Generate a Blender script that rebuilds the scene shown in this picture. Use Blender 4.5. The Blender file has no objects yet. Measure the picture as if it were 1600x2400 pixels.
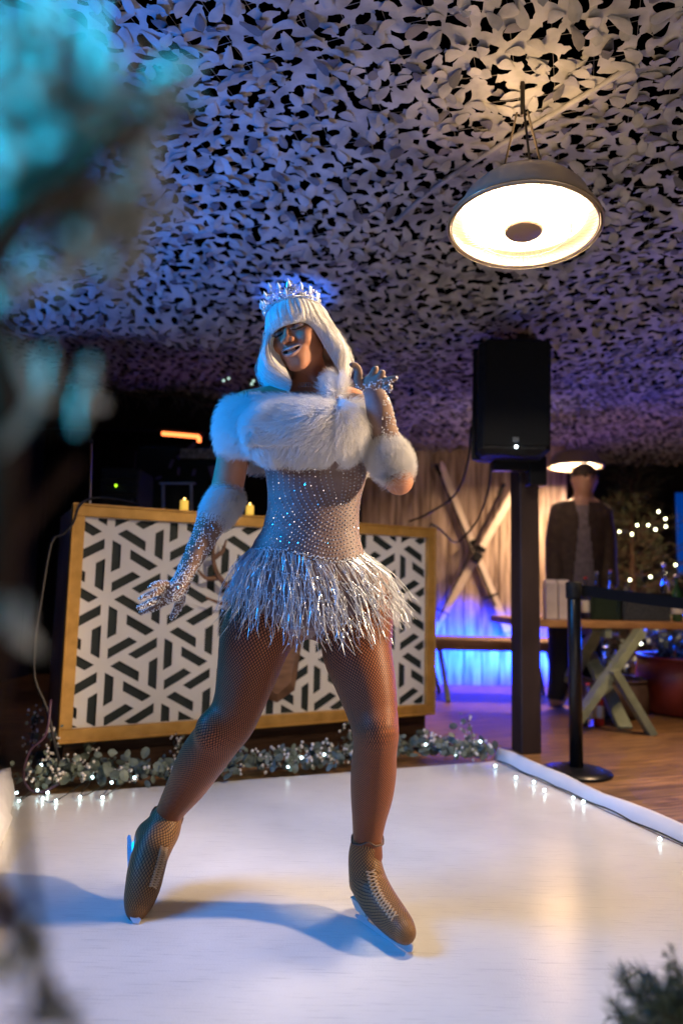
import bpy, math, random
import numpy as np
from mathutils import Vector, Matrix
from mathutils.bvhtree import BVHTree

R = math.radians
random.seed(7)
rng = np.random.default_rng(11)
C = bpy.context.scene.collection
SC = bpy.context.scene

# ------------------------------------------------------------------ camera
TH, RO, CH, FP = R(6.25), R(1.25), .9, 1600.
_f = np.array([0, math.cos(TH), math.sin(TH)])
_u0 = np.array([0, -math.sin(TH), math.cos(TH)])
_r0 = np.array([1., 0, 0])
_r = math.cos(RO) * _r0 + math.sin(RO) * _u0
_u = math.cos(RO) * _u0 - math.sin(RO) * _r0
cam = bpy.data.cameras.new('camera')
cam.sensor_fit = 'VERTICAL'
cam.sensor_height = 36
cam.sensor_width = 24
cam.lens = 24
cam.clip_start = .03
cam.clip_end = 300
cam.dof.use_dof = True
cam.dof.focus_distance = 1.97
cam.dof.aperture_fstop = 1.5
cam.dof.aperture_blades = 0
camo = bpy.data.objects.new('camera', cam)
C.objects.link(camo)
m = Matrix.Identity(4)
for i, v in enumerate((_r, _u, -_f)):
    for j in range(3):
        m[j][i] = v[j]
m[2][3] = CH
camo.matrix_world = m
SC.camera = camo


def P(x, y, F):
    """world point seen at photo pixel x, y that stands F metres in front of the camera"""
    d = _f + _r * (x - 800) / FP - _u * (y - 1200) / FP
    return np.array([0, 0, CH]) + d * F / d[1]


def G(x, y, z=0.):
    d = _f + _r * (x - 800) / FP - _u * (y - 1200) / FP
    return np.array([0, 0, CH]) + d * (z - CH) / d[2]


# ------------------------------------------------------------------ world: a night sky
w = bpy.data.worlds.new('World')
SC.world = w
w.use_nodes = True
wn = w.node_tree
bgn = wn.nodes['Background']
sky = wn.nodes.new('ShaderNodeTexSky')
sky.sky_type = 'NISHITA'
sky.sun_disc = False
sky.sun_elevation = R(-7)
sky.sun_rotation = R(150)
wn.links.new(sky.outputs[0], bgn.inputs[0])
bgn.inputs[1].default_value = .05

SC.view_settings.view_transform = 'Standard'
SC.view_settings.look = 'None'
SC.view_settings.exposure = -.14
SC.view_settings.gamma = 1
SC.cycles.max_bounces = 7
SC.cycles.diffuse_bounces = 3
SC.cycles.glossy_bounces = 3
SC.cycles.transmission_bounces = 5
SC.cycles.transparent_max_bounces = 10
SC.cycles.sample_clamp_indirect = 4
SC.cycles.caustics_reflective = False
SC.cycles.caustics_refractive = False


# ------------------------------------------------------------------ stage lamps, heater lights and added fill lamps
def aim(o, to):
    o.rotation_euler = (Vector(to) - o.location).to_track_quat('-Z', 'Y').to_euler()


def spot(name, loc, to, col, power, size=60, blend=.5, rad=.06):
    l = bpy.data.lights.new(name, 'SPOT')
    l.color = col
    l.energy = power
    l.spot_size = R(size)
    l.spot_blend = blend
    l.shadow_soft_size = rad
    o = bpy.data.objects.new(name, l)
    C.objects.link(o)
    o.location = loc
    aim(o, to)
    return o


def area(name, loc, to, col, power, sx, sy=None, shape='RECTANGLE', spread=180):
    l = bpy.data.lights.new(name, 'AREA')
    l.color = col
    l.energy = power
    l.shape = shape
    l.size = sx
    l.size_y = sy or sx
    l.spread = R(spread)
    o = bpy.data.objects.new(name, l)
    C.objects.link(o)
    o.location = loc
    aim(o, to)
    return o


HEAT = P(1226, 532, 2.12)          # middle of the near heater's opening
HEAT2 = P(1346, 1093, 6.05)
BLUE = (.0, .25, 1.)
CYAN = (.02, .42, 1.)
area('heater_lamp', (HEAT[0], HEAT[1], HEAT[2] + .026), (HEAT[0] - .012, HEAT[1] - .01, 0), (1, .77, .52), 50, .38, .38, 'DISK')
spot('heater_ring_light', (HEAT[0], HEAT[1], HEAT[2] - .06), (HEAT[0], HEAT[1] - .01, 0), (1, .80, .58), 32, 172, .15, .06)
spot('stage_lamp_warm', (3.1, 1.72, 1.72), (-.05, 1.92, .95), (1, .70, .43), 950, 38, .6, .10)
spot('stage_lamp_blue', (-2.4, 1.5, 2.2), (-.2, 1.95, .95), (.0, .30, 1.), 540, 58, .6, .6)
spot('fill_blue_front', (-2.3, -.1, 1.6), (-.35, 1.9, 1.2), (.0, .27, 1.), 105, 34, .7, .12)  # added blue fill for shadows and front surfaces, no known fixture
spot('stage_lamp_blue_low', (-2.7, 1.6, .35), (-1.85, 2.2, 2.6), (.0, .2, 1.), 900, 72, .9, .12)
spot('fill_blue_halo', (-.15, 3.45, 1.38), tuple(P(690, 650, 3.65)), (.0, .15, 1.), 150, 26, .8, .04)  # added lamp hidden behind the skater, makes a blue halo on the net
spot('stage_lamp_cyan_tree', (-1.0, -.35, 1.6), (-.12, .27, 1.115), (.0, .50, .80), 420, 17, .9, .08)
area('fill_soft', (-.9, -1.2, 1.9), (-.2, 3.2, 1.1), (.80, .78, 1.), 1., 1.6, 1.2)  # invented soft fill from behind the camera
area('fill_up', (1.2, .2, .3), (1.2, 2.8, 2.7), (1., .78, .60), 13, 1.2, .8)  # invented upward fill that brightens the net
spot('fill_heater_halo', (HEAT[0], HEAT[1] + .02, HEAT[2] + .26), (HEAT[0], HEAT[1], 3), (1, .62, .3), 8, 179, 1, .10)  # added lamp above the dome, imitates a warm halo around the heater
area('heater_far_lamp', (HEAT2[0], HEAT2[1], HEAT2[2] + .026), (HEAT2[0], HEAT2[1] - .01, 0), (1, .62, .34), 115, .38, .38, 'DISK')
area('bench_lamp_blue', (1.35, 6.25, .22), (1.2, 6.9, .30), (.0, .02, 1.), 340, 1.6, .12, spread=90)
area('bench_lamp_floor', (3.3, 6.3, .5), (3.0, 5.6, .3), (.0, .08, 1.), 90, 1.2, .4)
area('net_lamp_purple', (2.2, 6.7, 1.7), (1.8, 6.0, 2.6), (.25, .1, 1.), 4, 1.8, .3)
area('wall_lamp_warm', (1.3, 4.9, 2.12), (1.25, 6.7, .7), (1, .66, .42), 6, .5, .2)
area('deck_lamp_warm', (2.2, 3.7, 2.35), (2.0, 3.5, 0), (1, .66, .38), 26, .3, .3, spread=100)


# ------------------------------------------------------------------ helpers: materials
def mat(name, col=(.5, .5, .5), rough=.6, metal=0., spec=.5, emis=None, estr=0., sub=0., coat=0., sheen=0., trans=0., ior=1.45):
    mt = bpy.data.materials.new(name)
    mt.use_nodes = True
    b = mt.node_tree.nodes['Principled BSDF']
    b.inputs['Base Color'].default_value = (*col, 1)
    b.inputs['Roughness'].default_value = rough
    b.inputs['Metallic'].default_value = metal
    b.inputs['Specular IOR Level'].default_value = spec
    b.inputs['IOR'].default_value = ior
    b.inputs['Coat Weight'].default_value = coat
    b.inputs['Sheen Weight'].default_value = sheen
    b.inputs['Transmission Weight'].default_value = trans
    if sub:
        b.inputs['Subsurface Weight'].default_value = sub
        b.inputs['Subsurface Radius'].default_value = (.012, .005, .003)
        b.inputs['Subsurface Scale'].default_value = 1
    if emis:
        b.inputs['Emission Color'].default_value = (*emis, 1)
        b.inputs['Emission Strength'].default_value = estr
    return mt


def N(mt, typ, **kw):
    n = mt.node_tree.nodes.new(typ)
    for k, v in kw.items():
        if hasattr(n, k):
            setattr(n, k, v)
        else:
            n.inputs[k.replace('_', ' ')].default_value = v
    return n


def LK(mt, a, b):
    mt.node_tree.links.new(a, b)


def BS(mt):
    return mt.node_tree.nodes['Principled BSDF']


def vary(mt, c1, c2, scale=8, stretch=(1, 1, 1), detail=4, lo=.3, hi=.7, bump=0., bdist=.01, rough=None):
    """mix two colours by noise in object space, optional bump and roughness range"""
    tc = N(mt, 'ShaderNodeTexCoord')
    mp = N(mt, 'ShaderNodeMapping')
    mp.inputs['Scale'].default_value = stretch
    LK(mt, tc.outputs['Object'], mp.inputs[0])
    nz = N(mt, 'ShaderNodeTexNoise', Scale=scale, Detail=detail)
    LK(mt, mp.outputs[0], nz.inputs['Vector'])
    cr = N(mt, 'ShaderNodeValToRGB')
    cr.color_ramp.elements[0].position = lo
    cr.color_ramp.elements[1].position = hi
    cr.color_ramp.elements[0].color = (*c1, 1)
    cr.color_ramp.elements[1].color = (*c2, 1)
    LK(mt, nz.outputs[0], cr.inputs[0])
    LK(mt, cr.outputs[0], BS(mt).inputs['Base Color'])
    if bump:
        bp = N(mt, 'ShaderNodeBump', Strength=bump, Distance=bdist)
        LK(mt, nz.outputs[0], bp.inputs['Height'])
        LK(mt, bp.outputs[0], BS(mt).inputs['Normal'])
    if rough:
        mr = N(mt, 'ShaderNodeMapRange')
        mr.inputs['To Min'].default_value = rough[0]
        mr.inputs['To Max'].default_value = rough[1]
        LK(mt, nz.outputs[0], mr.inputs[0])
        LK(mt, mr.outputs[0], BS(mt).inputs['Roughness'])
    return mt


# ------------------------------------------------------------------ helpers: meshes and things
class MB:
    """collects vertices and faces of one part"""

    def __init__(s):
        s.v, s.f, s.mi = [], [], []

    def add(s, vs, fs, mi=0):
        n = len(s.v)
        s.v += [tuple(map(float, p)) for p in vs]
        s.f += [tuple(i + n for i in q) for q in fs]
        s.mi += [mi] * len(fs)

    def box(s, c, d, rot=None, mi=0, bev=0.):
        """box of size d centred at c, rot = 3x3 matrix; bev chamfers the vertical and horizontal edges"""
        hx, hy, hz = d[0] / 2, d[1] / 2, d[2] / 2
        b = min(bev, hx * .9, hy * .9, hz * .9)
        if b <= 0:
            vs = [(x, y, z) for z in (-hz, hz) for y in (-hy, hy) for x in (-hx, hx)]
            fs = [(0, 2, 3, 1), (4, 5, 7, 6), (0, 1, 5, 4), (2, 6, 7, 3), (0, 4, 6, 2), (1, 3, 7, 5)]
        else:
            vs = []
            for (z, k) in ((-hz, b), (-hz + b, 0), (hz - b, 0), (hz, b)):
                X, Y = hx - k, hy - k
                vs += [(X - b, -Y, z), (X, -Y + b, z), (X, Y - b, z), (X - b, Y, z), (-X + b, Y, z), (-X, Y - b, z), (-X, -Y + b, z), (-X + b, -Y, z)]
            fs = [tuple(range(7, -1, -1)), tuple(range(24, 32))]
            for l in range(3):
                for i in range(8):
                    j = (i + 1) % 8
                    fs.append((l * 8 + i, l * 8 + j, l * 8 + 8 + j, l * 8 + 8 + i))
        vs = np.array(vs)
        if rot is not None:
            vs = vs @ np.array(rot).T
        s.add(vs + np.array(c), fs, mi)

    def tube(s, pts, r, n=8, cap=True, mi=0):
        pts = np.array(pts, float)
        rs = np.full(len(pts), r) if np.isscalar(r) else np.array(r)
        T = np.gradient(pts, axis=0)
        T /= np.linalg.norm(T, axis=1)[:, None] + 1e-9
        ref = np.array([0, 0, 1.]) if abs(T[0][2]) < .9 else np.array([1., 0, 0])
        vs = []
        for p, t, rr in zip(pts, T, rs):
            a = np.cross(t, ref)
            a /= np.linalg.norm(a) + 1e-9
            b = np.cross(t, a)
            ref = -np.cross(t, np.cross(t, ref)) if False else ref
            for k in range(n):
                q = 2 * math.pi * k / n
                vs.append(p + rr * (math.cos(q) * a + math.sin(q) * b))
        fs = []
        for i in range(len(pts) - 1):
            for k in range(n):
                j = (k + 1) % n
                fs.append((i * n + k, i * n + j, (i + 1) * n + j, (i + 1) * n + k))
        if cap:
            fs.append(tuple(range(n)))
            fs.append(tuple(range(len(vs) - 1, len(vs) - n - 1, -1)))
        s.add(vs, fs, mi)

    def lathe(s, prof, c=(0, 0, 0), n=32, rot=None, mi=0, close=False):
        vs = []
        for (r, z) in prof:
            for k in range(n):
                q = 2 * math.pi * k / n
                vs.append((r * math.cos(q), r * math.sin(q), z))
        vs = np.array(vs)
        if rot is not None:
            vs = vs @ np.array(rot).T
        fs = []
        L = len(prof)
        for i in range(L - (0 if close else 1)):
            for k in range(n):
                j = (k + 1) % n
                a, b = i * n, ((i + 1) % L) * n
                fs.append((a + k, a + j, b + j, b + k))
        s.add(vs + np.array(c), fs, mi)

    def octa(s, c, r, stretch=1., axis=None, mi=0):
        d = np.array([(r, 0, 0), (-r, 0, 0), (0, r, 0), (0, -r, 0), (0, 0, r * stretch), (0, 0, -r * stretch)])
        if axis is not None:
            q = Vector((0, 0, 1)).rotation_difference(Vector(axis)).to_matrix()
            d = d @ np.array(q).T
        s.add(d + np.array(c), [(0, 2, 4), (2, 1, 4), (1, 3, 4), (3, 0, 4), (2, 0, 5), (1, 2, 5), (3, 1, 5), (0, 3, 5)], mi)

    def ball(s, c, r, n=8, m_=5, sc=(1, 1, 1), mi=0):
        prof = [(max(1e-5, r * math.sin(math.pi * i / m_)), -r * math.cos(math.pi * i / m_)) for i in range(m_ + 1)]
        vs = []
        for (a, z) in prof:
            for k in range(n):
                q = 2 * math.pi * k / n
                vs.append((c[0] + a * math.cos(q) * sc[0], c[1] + a * math.sin(q) * sc[1], c[2] + z * sc[2]))
        fs = []
        for i in range(m_):
            for k in range(n):
                j = (k + 1) % n
                fs.append((i * n + k, i * n + j, (i + 1) * n + j, (i + 1) * n + k))
        s.add(vs, fs, mi)

    def build(s, name, mats, parent=None, smooth=False, origin=None):
        return mesh_obj(name, np.array(s.v), s.f, mats, parent, smooth, s.mi, origin)


def mesh_obj(name, vs, fs, mats, parent=None, smooth=False, mi=None, origin=None):
    me = bpy.data.meshes.new(name)
    vs = np.asarray(vs, float)
    if origin is None:
        origin = parent.get('org') if parent is not None and 'org' in parent else (0, 0, 0)
    o0 = np.array([origin[0], origin[1], origin[2]])
    if isinstance(fs, np.ndarray):
        me.vertices.add(len(vs))
        me.vertices.foreach_set('co', (vs - o0).astype(np.float32).ravel())
        nf, k = fs.shape
        me.loops.add(nf * k)
        me.loops.foreach_set('vertex_index', fs.astype(np.int32).ravel())
        me.polygons.add(nf)
        me.polygons.foreach_set('loop_start', np.arange(0, nf * k, k, dtype=np.int32))
        me.update(calc_edges=True)
        me.validate()
    else:
        me.from_pydata([tuple(p) for p in (vs - o0)], [], fs)
        me.update()
    if not isinstance(mats, (list, tuple)):
        mats = [mats]
    for q in mats:
        me.materials.append(q)
    if mi is not None and len(mats) > 1:
        me.polygons.foreach_set('material_index', np.array(mi, dtype=np.int32))
    if smooth:
        me.polygons.foreach_set('use_smooth', np.ones(len(me.polygons), dtype=bool))
    o = bpy.data.objects.new(name, me)
    C.objects.link(o)
    if parent is not None:
        o.parent = parent
        if 'org' in parent:
            o['org'] = list(origin)
    else:
        o.location = origin
    return o


def tag(o, label=None, cat=None, group=None, kind=None):
    if label:
        o['label'] = label
    if cat:
        o['category'] = cat
    if group:
        o['group'] = group
    if kind:
        o['kind'] = kind
    return o


def thing(name, label, cat, loc=(0, 0, 0), group=None):
    """an Empty at the thing's base; parts are given in world coordinates and stored relative to it"""
    o = bpy.data.objects.new(name, None)
    o.empty_display_size = .1
    C.objects.link(o)
    o.location = tuple(float(c) for c in loc)
    o['org'] = [float(c) for c in loc]
    return tag(o, label, cat, group)


def copy_thing(o, loc, rz=0., label=None):
    c = o.copy()
    C.objects.link(c)
    c.location = loc
    c.rotation_euler = (0, 0, rz)
    if label:
        c['label'] = label
    for ch in o.children:
        d = ch.copy()
        C.objects.link(d)
        d.parent = c
        for g in ch.children:
            e = g.copy()
            C.objects.link(e)
            e.parent = d
    return c


def rotm(ax, a):
    return np.array(Matrix.Rotation(a, 3, ax))


def frame_to(d, up=(0, 0, 1)):
    """3x3 with columns x = d, z as close to up as can be"""
    d = np.array(d, float)
    d /= np.linalg.norm(d)
    y = np.cross(up, d)
    y /= np.linalg.norm(y)
    return np.stack([d, y, np.cross(d, y)], 1)


def beam(mb, a, b, wd, ht, up=(0, 0, 1), bev=.0, mi=0):
    a, b = np.array(a, float), np.array(b, float)
    mb.box((a + b) / 2, (np.linalg.norm(b - a), wd, ht), frame_to(b - a, up), mi, bev)


def smooth_path(pts, n=24):
    """Catmull-Rom through pts"""
    p = np.array(pts, float)
    p = np.vstack([2 * p[0] - p[1], p, 2 * p[-1] - p[-2]])
    out = []
    seg = len(p) - 3
    for i in range(seg):
        k = max(2, n // seg)
        for t in np.linspace(0, 1, k, endpoint=(i == seg - 1)):
            a, b, c, d = p[i:i + 4]
            out.append(.5 * (2 * b + (c - a) * t + (2 * a - 5 * b + 4 * c - d) * t * t + (3 * b - a - 3 * c + d) * t ** 3))
    return np.array(out)


def hair_obj(name, strands, rad, material, parent):
    """strands: (n, k, 3) world points; rad: (k,) radii; one hair-curves object"""
    n, k, _ = strands.shape
    org = np.array(parent['org']) if 'org' in parent else np.zeros(3)
    cu = bpy.data.hair_curves.new(name)
    cu.add_curves([k] * n)
    cu.attributes['position'].data.foreach_set('vector', (strands - org).astype(np.float32).ravel())
    at = cu.attributes.get('radius') or cu.attributes.new('radius', 'FLOAT', 'POINT')
    at.data.foreach_set('value', np.tile(np.array(rad, np.float32), n))
    cu.materials.append(material)
    o = bpy.data.objects.new(name, cu)
    C.objects.link(o)
    o.parent = parent
    return o
# ------------------------------------------------------------------ helpers: sculpting with distance fields
class Sculpt:
    def __init__(s, lo, hi, h):
        s.h = h
        s.lo = np.array(lo, float)
        s.n = np.ceil((np.array(hi) - s.lo) / h).astype(int) + 1
        s.F = np.full(tuple(s.n), .05, np.float32)

    def _patch(s, lo, hi, pad):
        a = np.clip(np.floor((np.array(lo) - pad - s.lo) / s.h).astype(int), 0, s.n)
        b = np.clip(np.ceil((np.array(hi) + pad - s.lo) / s.h).astype(int) + 1, 0, s.n)
        if (b <= a).any():
            return None, None
        g = np.meshgrid(*[s.lo[i] + s.h * np.arange(a[i], b[i]) for i in range(3)], indexing='ij')
        return tuple(slice(a[i], b[i]) for i in range(3)), g

    def _mix(s, sl, d, k, op='add'):
        A = s.F[sl]
        if op == 'cut':
            d = -d
            hh = np.clip(.5 - .5 * (A - d) / k, 0, 1) if k > 0 else (d > A) * 1.
            s.F[sl] = A * (1 - hh) + d * hh + (k * hh * (1 - hh) if k > 0 else 0)
        else:
            hh = np.clip(.5 + .5 * (A - d) / k, 0, 1)
            s.F[sl] = A * (1 - hh) + d * hh - k * hh * (1 - hh)

    def cone(s, a, b, ra, rb, k=.01, op='add'):
        a, b = np.array(a), np.array(b)
        m_ = max(ra, rb)
        sl, g = s._patch(np.minimum(a, b) - m_, np.maximum(a, b) + m_, .05 if op == 'add' else k * 2)
        if sl is None:
            return
        ab = b - a
        L = float(ab @ ab) + 1e-12
        t = np.clip(((g[0] - a[0]) * ab[0] + (g[1] - a[1]) * ab[1] + (g[2] - a[2]) * ab[2]) / L, 0, 1)
        d = np.sqrt((g[0] - a[0] - t * ab[0]) ** 2 + (g[1] - a[1] - t * ab[1]) ** 2 + (g[2] - a[2] - t * ab[2]) ** 2) - (ra + (rb - ra) * t)
        s._mix(sl, d.astype(np.float32), k, op)

    def chain(s, pts, rs, k=.01, op='add', sub=4):
        """pts with radii, splined"""
        q = smooth_path(np.hstack([np.array(pts, float), np.array(rs, float)[:, None]]), sub * (len(pts) - 1) + 1) if len(pts) > 2 else np.hstack([np.array(pts, float), np.array(rs)[:, None]])
        m_ = q[:, 3].max()
        sl, g = s._patch(q[:, :3].min(0) - m_, q[:, :3].max(0) + m_, .05 if op == 'add' else k * 2)
        if sl is None:
            return
        best = None
        for i in range(len(q) - 1):
            a, ab = q[i, :3], q[i + 1, :3] - q[i, :3]
            L = float(ab @ ab) + 1e-12
            x, y, z = g[0] - a[0], g[1] - a[1], g[2] - a[2]
            t = np.clip((x * ab[0] + y * ab[1] + z * ab[2]) / L, 0, 1)
            d = np.sqrt((x - t * ab[0]) ** 2 + (y - t * ab[1]) ** 2 + (z - t * ab[2]) ** 2) - (q[i, 3] + (q[i + 1, 3] - q[i, 3]) * t)
            best = d if best is None else np.minimum(best, d)
        s._mix(sl, best.astype(np.float32), k, op)

    def ell(s, c, r, rot=None, k=.01, op='add'):
        c, r = np.array(c), np.array(r)
        m_ = r.max()
        sl, g = s._patch(c - m_, c + m_, .05 if op == 'add' else k * 2)
        if sl is None:
            return
        p = np.stack([g[i] - c[i] for i in range(3)], -1)
        if rot is not None:
            p = p @ np.array(rot)
        q = p / r
        k0 = np.linalg.norm(q, axis=-1)
        k1 = np.linalg.norm(q / r, axis=-1) + 1e-9
        s._mix(sl, (k0 * (k0 - 1) / k1).astype(np.float32), k, op)

    def loft(s, rows, k=.02):
        """rows of (z, cx, cy, a, b): stacked ellipses"""
        rows = np.array(sorted(rows))
        z0, z1 = rows[0, 0], rows[-1, 0]
        lo = (rows[:, 1].min() - rows[:, 3].max(), rows[:, 2].min() - rows[:, 4].max(), z0)
        hi = (rows[:, 1].max() + rows[:, 3].max(), rows[:, 2].max() + rows[:, 4].max(), z1)
        sl, g = s._patch(lo, hi, .05)
        zz = np.clip(g[2], z0, z1)
        zz1 = zz[0, 0, :]
        v = [np.interp(zz1, rows[:, 0], rows[:, i])[None, None, :] for i in (1, 2, 3, 4)]
        q = np.sqrt(((g[0] - v[0]) / v[2]) ** 2 + ((g[1] - v[1]) / v[3]) ** 2)
        d = (q - 1) * np.minimum(v[2], v[3])
        dz = np.maximum(z0 - g[2], g[2] - z1)
        d = np.where(dz > 0, np.sqrt(np.maximum(d, 0) ** 2 + dz ** 2) , np.maximum(d, dz - .0))
        s._mix(sl, d.astype(np.float32), k)

    def mesh(s, iso=0.):
        F = s.F - iso
        ins = F < 0
        nx, ny, nz = F.shape
        c = ins[:-1, :-1, :-1].astype(np.int8)
        tot = np.zeros((nx - 1, ny - 1, nz - 1), np.int8)
        for dx in (0, 1):
            for dy in (0, 1):
                for dz in (0, 1):
                    tot += ins[dx:nx - 1 + dx, dy:ny - 1 + dy, dz:nz - 1 + dz]
        act = (tot > 0) & (tot < 8)
        idx = -np.ones(act.shape, np.int64)
        I = np.argwhere(act)
        idx[act] = np.arange(len(I))
        acc = np.zeros((len(I), 3))
        cnt = np.zeros(len(I))
        for ax in range(3):
            for o1 in (0, 1):
                for o2 in (0, 1):
                    off = [0, 0, 0]
                    oth = [a for a in range(3) if a != ax]
                    off[oth[0]], off[oth[1]] = o1, o2
                    A = I + off
                    B = A.copy()
                    B[:, ax] += 1
                    fa, fb = F[tuple(A.T)], F[tuple(B.T)]
                    cr = (fa < 0) != (fb < 0)
                    t = np.where(cr, fa / np.where(cr, fa - fb, 1), 0)
                    pos = np.array(off, float)[None, :].repeat(len(I), 0)
                    pos[:, ax] += t
                    acc[cr] += pos[cr]
                    cnt[cr] += 1
        V = s.lo + s.h * (I + acc / cnt[:, None])
        faces = []
        for ax in range(3):
            oth = [(ax + 1) % 3, (ax + 2) % 3]
            sa = [slice(1, None)] * 3
            sa[ax] = slice(0, F.shape[ax] - 1)
            A = ins[tuple(sa)]
            sb = list(sa)
            sb[ax] = slice(1, None)
            B = ins[tuple(sb)]
            for (mk, flip) in ((A & ~B, False), (~A & B, True)):
                E_ = np.argwhere(mk)
                E_[:, oth[0]] += 1
                E_[:, oth[1]] += 1
                ok = (E_[:, oth[0]] < F.shape[oth[0]] - 1) & (E_[:, oth[1]] < F.shape[oth[1]] - 1)
                E_ = E_[ok]
                qs = []
                for (o1, o2) in ((-1, -1), (0, -1), (0, 0), (-1, 0)):
                    q = E_.copy()
                    q[:, oth[0]] += o1
                    q[:, oth[1]] += o2
                    qs.append(idx[tuple(q.T)])
                Q = np.stack(qs, 1)
                if flip:
                    Q = Q[:, ::-1]
                faces.append(Q)
        Fq = np.vstack(faces)
        Fq = Fq[(Fq >= 0).all(1)]
        return V, Fq


def sub_mesh(V, Fq, keep):
    """faces whose mask is set, with unused vertices dropped; also returns the kept vertex indices"""
    Fk = Fq[keep]
    u, inv = np.unique(Fk, return_inverse=True)
    return V[u], inv.reshape(Fk.shape), u


def relax(V, Fq, n=2, lam=.5):
    for _ in range(n):
        acc = np.zeros_like(V)
        cnt = np.zeros(len(V))
        for a in range(4):
            b = (a + 1) % 4
            np.add.at(acc, Fq[:, a], V[Fq[:, b]])
            np.add.at(acc, Fq[:, b], V[Fq[:, a]])
            np.add.at(cnt, Fq[:, a], 1)
            np.add.at(cnt, Fq[:, b], 1)
        cnt = np.maximum(cnt, 1)
        V = V * (1 - lam) + lam * acc / cnt[:, None]
    return V


def normals(V, Fq):
    n = np.cross(V[Fq[:, 2]] - V[Fq[:, 0]], V[Fq[:, 3]] - V[Fq[:, 1]])
    N_ = np.zeros_like(V)
    for a in range(4):
        np.add.at(N_, Fq[:, a], n)
    return N_ / (np.linalg.norm(N_, axis=1)[:, None] + 1e-12)


def net_uv(o, pts, rs, name='net'):
    """tube coordinates along a splined chain: u = angle / 2 pi, v = sum dl / (2 pi r), for net patterns"""
    q = smooth_path(np.hstack([np.array(pts, float), np.array(rs, float)[:, None]]), 8 * (len(pts) - 1))
    c, r = q[:, :3], q[:, 3]
    seg = c[1:] - c[:-1]
    L = np.linalg.norm(seg, axis=1)
    cum = np.concatenate([[0], np.cumsum(L / (2 * math.pi * (r[1:] + r[:-1]) / 2))])
    me = o.data
    V = np.empty(len(me.vertices) * 3, np.float32)
    me.vertices.foreach_get('co', V)
    V = V.reshape(-1, 3) + np.array(o.get('org', (0, 0, 0)))
    best = np.full(len(V), 1e9)
    U = np.zeros(len(V))
    W = np.zeros(len(V))
    for i in range(len(seg)):
        t = np.clip(((V - c[i]) @ seg[i]) / (L[i] ** 2 + 1e-12), -.2 if i == 0 else 0, 1.2 if i == len(seg) - 1 else 1)
        p = c[i] + t[:, None] * seg[i]
        d = np.linalg.norm(V - p, axis=1)
        dirn = seg[i] / (L[i] + 1e-9)
        e1 = np.cross(dirn, (0, 1, 0))
        e1 /= np.linalg.norm(e1)
        e2 = np.cross(dirn, e1)
        ang = np.arctan2((V - p) @ e1, (V - p) @ e2 * (1 if (e2[1] < 0) else -1)) / (2 * math.pi)
        mk = d < best
        best = np.where(mk, d, best)
        U = np.where(mk, ang, U)
        W = np.where(mk, cum[i] + (cum[i + 1] - cum[i]) * t, W)
    uv = me.uv_layers.new(name=name)
    li = np.empty(len(me.loops), np.int32)
    me.loops.foreach_get('vertex_index', li)
    u = U[li].copy()
    ls = np.empty(len(me.polygons), np.int32)
    lt = np.empty(len(me.polygons), np.int32)
    me.polygons.foreach_get('loop_start', ls)
    me.polygons.foreach_get('loop_total', lt)
    for k in range(1, 4):
        j = ls + np.minimum(k, lt - 1)
        du = u[j] - u[ls]
        u[j] = u[j] - np.round(du)
    uv.data.foreach_set('uv', np.stack([u, W[li]], 1).astype(np.float32).ravel())


# ------------------------------------------------------------------ materials of the place
M = {}
M['ice'] = mat('white_synthetic_ice', (.80, .79, .77), .2, spec=.5)
_m = M['ice']
tc = N(_m, 'ShaderNodeTexCoord')
cr = N(_m, 'ShaderNodeValToRGB')
nz = N(_m, 'ShaderNodeTexNoise', Scale=2.2, Detail=5)
LK(_m, tc.outputs['Object'], nz.inputs['Vector'])
cr.color_ramp.elements[0].color = (.64, .63, .615, 1)
cr.color_ramp.elements[1].color = (.76, .75, .73, 1)
cr.color_ramp.elements[0].position = .3
cr.color_ramp.elements[1].position = .65
LK(_m, nz.outputs[0], cr.inputs[0])
# skate scratches: a few directions of stretched noise
hs = []
for k, (ang, sc_) in enumerate(((.2, 1.), (1.1, 1.3), (2.3, .8), (-.6, 1.2))):
    mp = N(_m, 'ShaderNodeMapping')
    mp.inputs['Rotation'].default_value = (0, 0, ang)
    mp.inputs['Scale'].default_value = (2.2 * sc_, 55 * sc_, 1)
    LK(_m, tc.outputs['Object'], mp.inputs[0])
    n_ = N(_m, 'ShaderNodeTexNoise', Scale=3., Detail=3)
    LK(_m, mp.outputs[0], n_.inputs['Vector'])
    r_ = N(_m, 'ShaderNodeMapRange')
    r_.inputs['From Min'].default_value = .63
    r_.inputs['From Max'].default_value = .74
    LK(_m, n_.outputs[0], r_.inputs[0])
    hs.append(r_)
ad = hs[0].outputs[0]
for h_ in hs[1:]:
    a_ = N(_m, 'ShaderNodeMath', operation='ADD')
    LK(_m, ad, a_.inputs[0])
    LK(_m, h_.outputs[0], a_.inputs[1])
    ad = a_.outputs[0]
scm = N(_m, 'ShaderNodeMix', data_type='RGBA')
scl = N(_m, 'ShaderNodeMath', operation='MULTIPLY', use_clamp=True)
scl.inputs[1].default_value = .3
LK(_m, ad, scl.inputs[0])
LK(_m, scl.outputs[0], scm.inputs[0])
LK(_m, cr.outputs[0], scm.inputs[6])
scm.inputs[7].default_value = (.40, .40, .42, 1)
LK(_m, scm.outputs[2], BS(_m).inputs['Base Color'])
fine = N(_m, 'ShaderNodeTexNoise', Scale=160., Detail=3)
LK(_m, tc.outputs['Object'], fine.inputs['Vector'])
a_ = N(_m, 'ShaderNodeMath', operation='MULTIPLY_ADD')
a_.inputs[1].default_value = -.6
LK(_m, ad, a_.inputs[0])
LK(_m, fine.outputs[0], a_.inputs[2])
bp = N(_m, 'ShaderNodeBump', Strength=.4, Distance=.0014)
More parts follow.
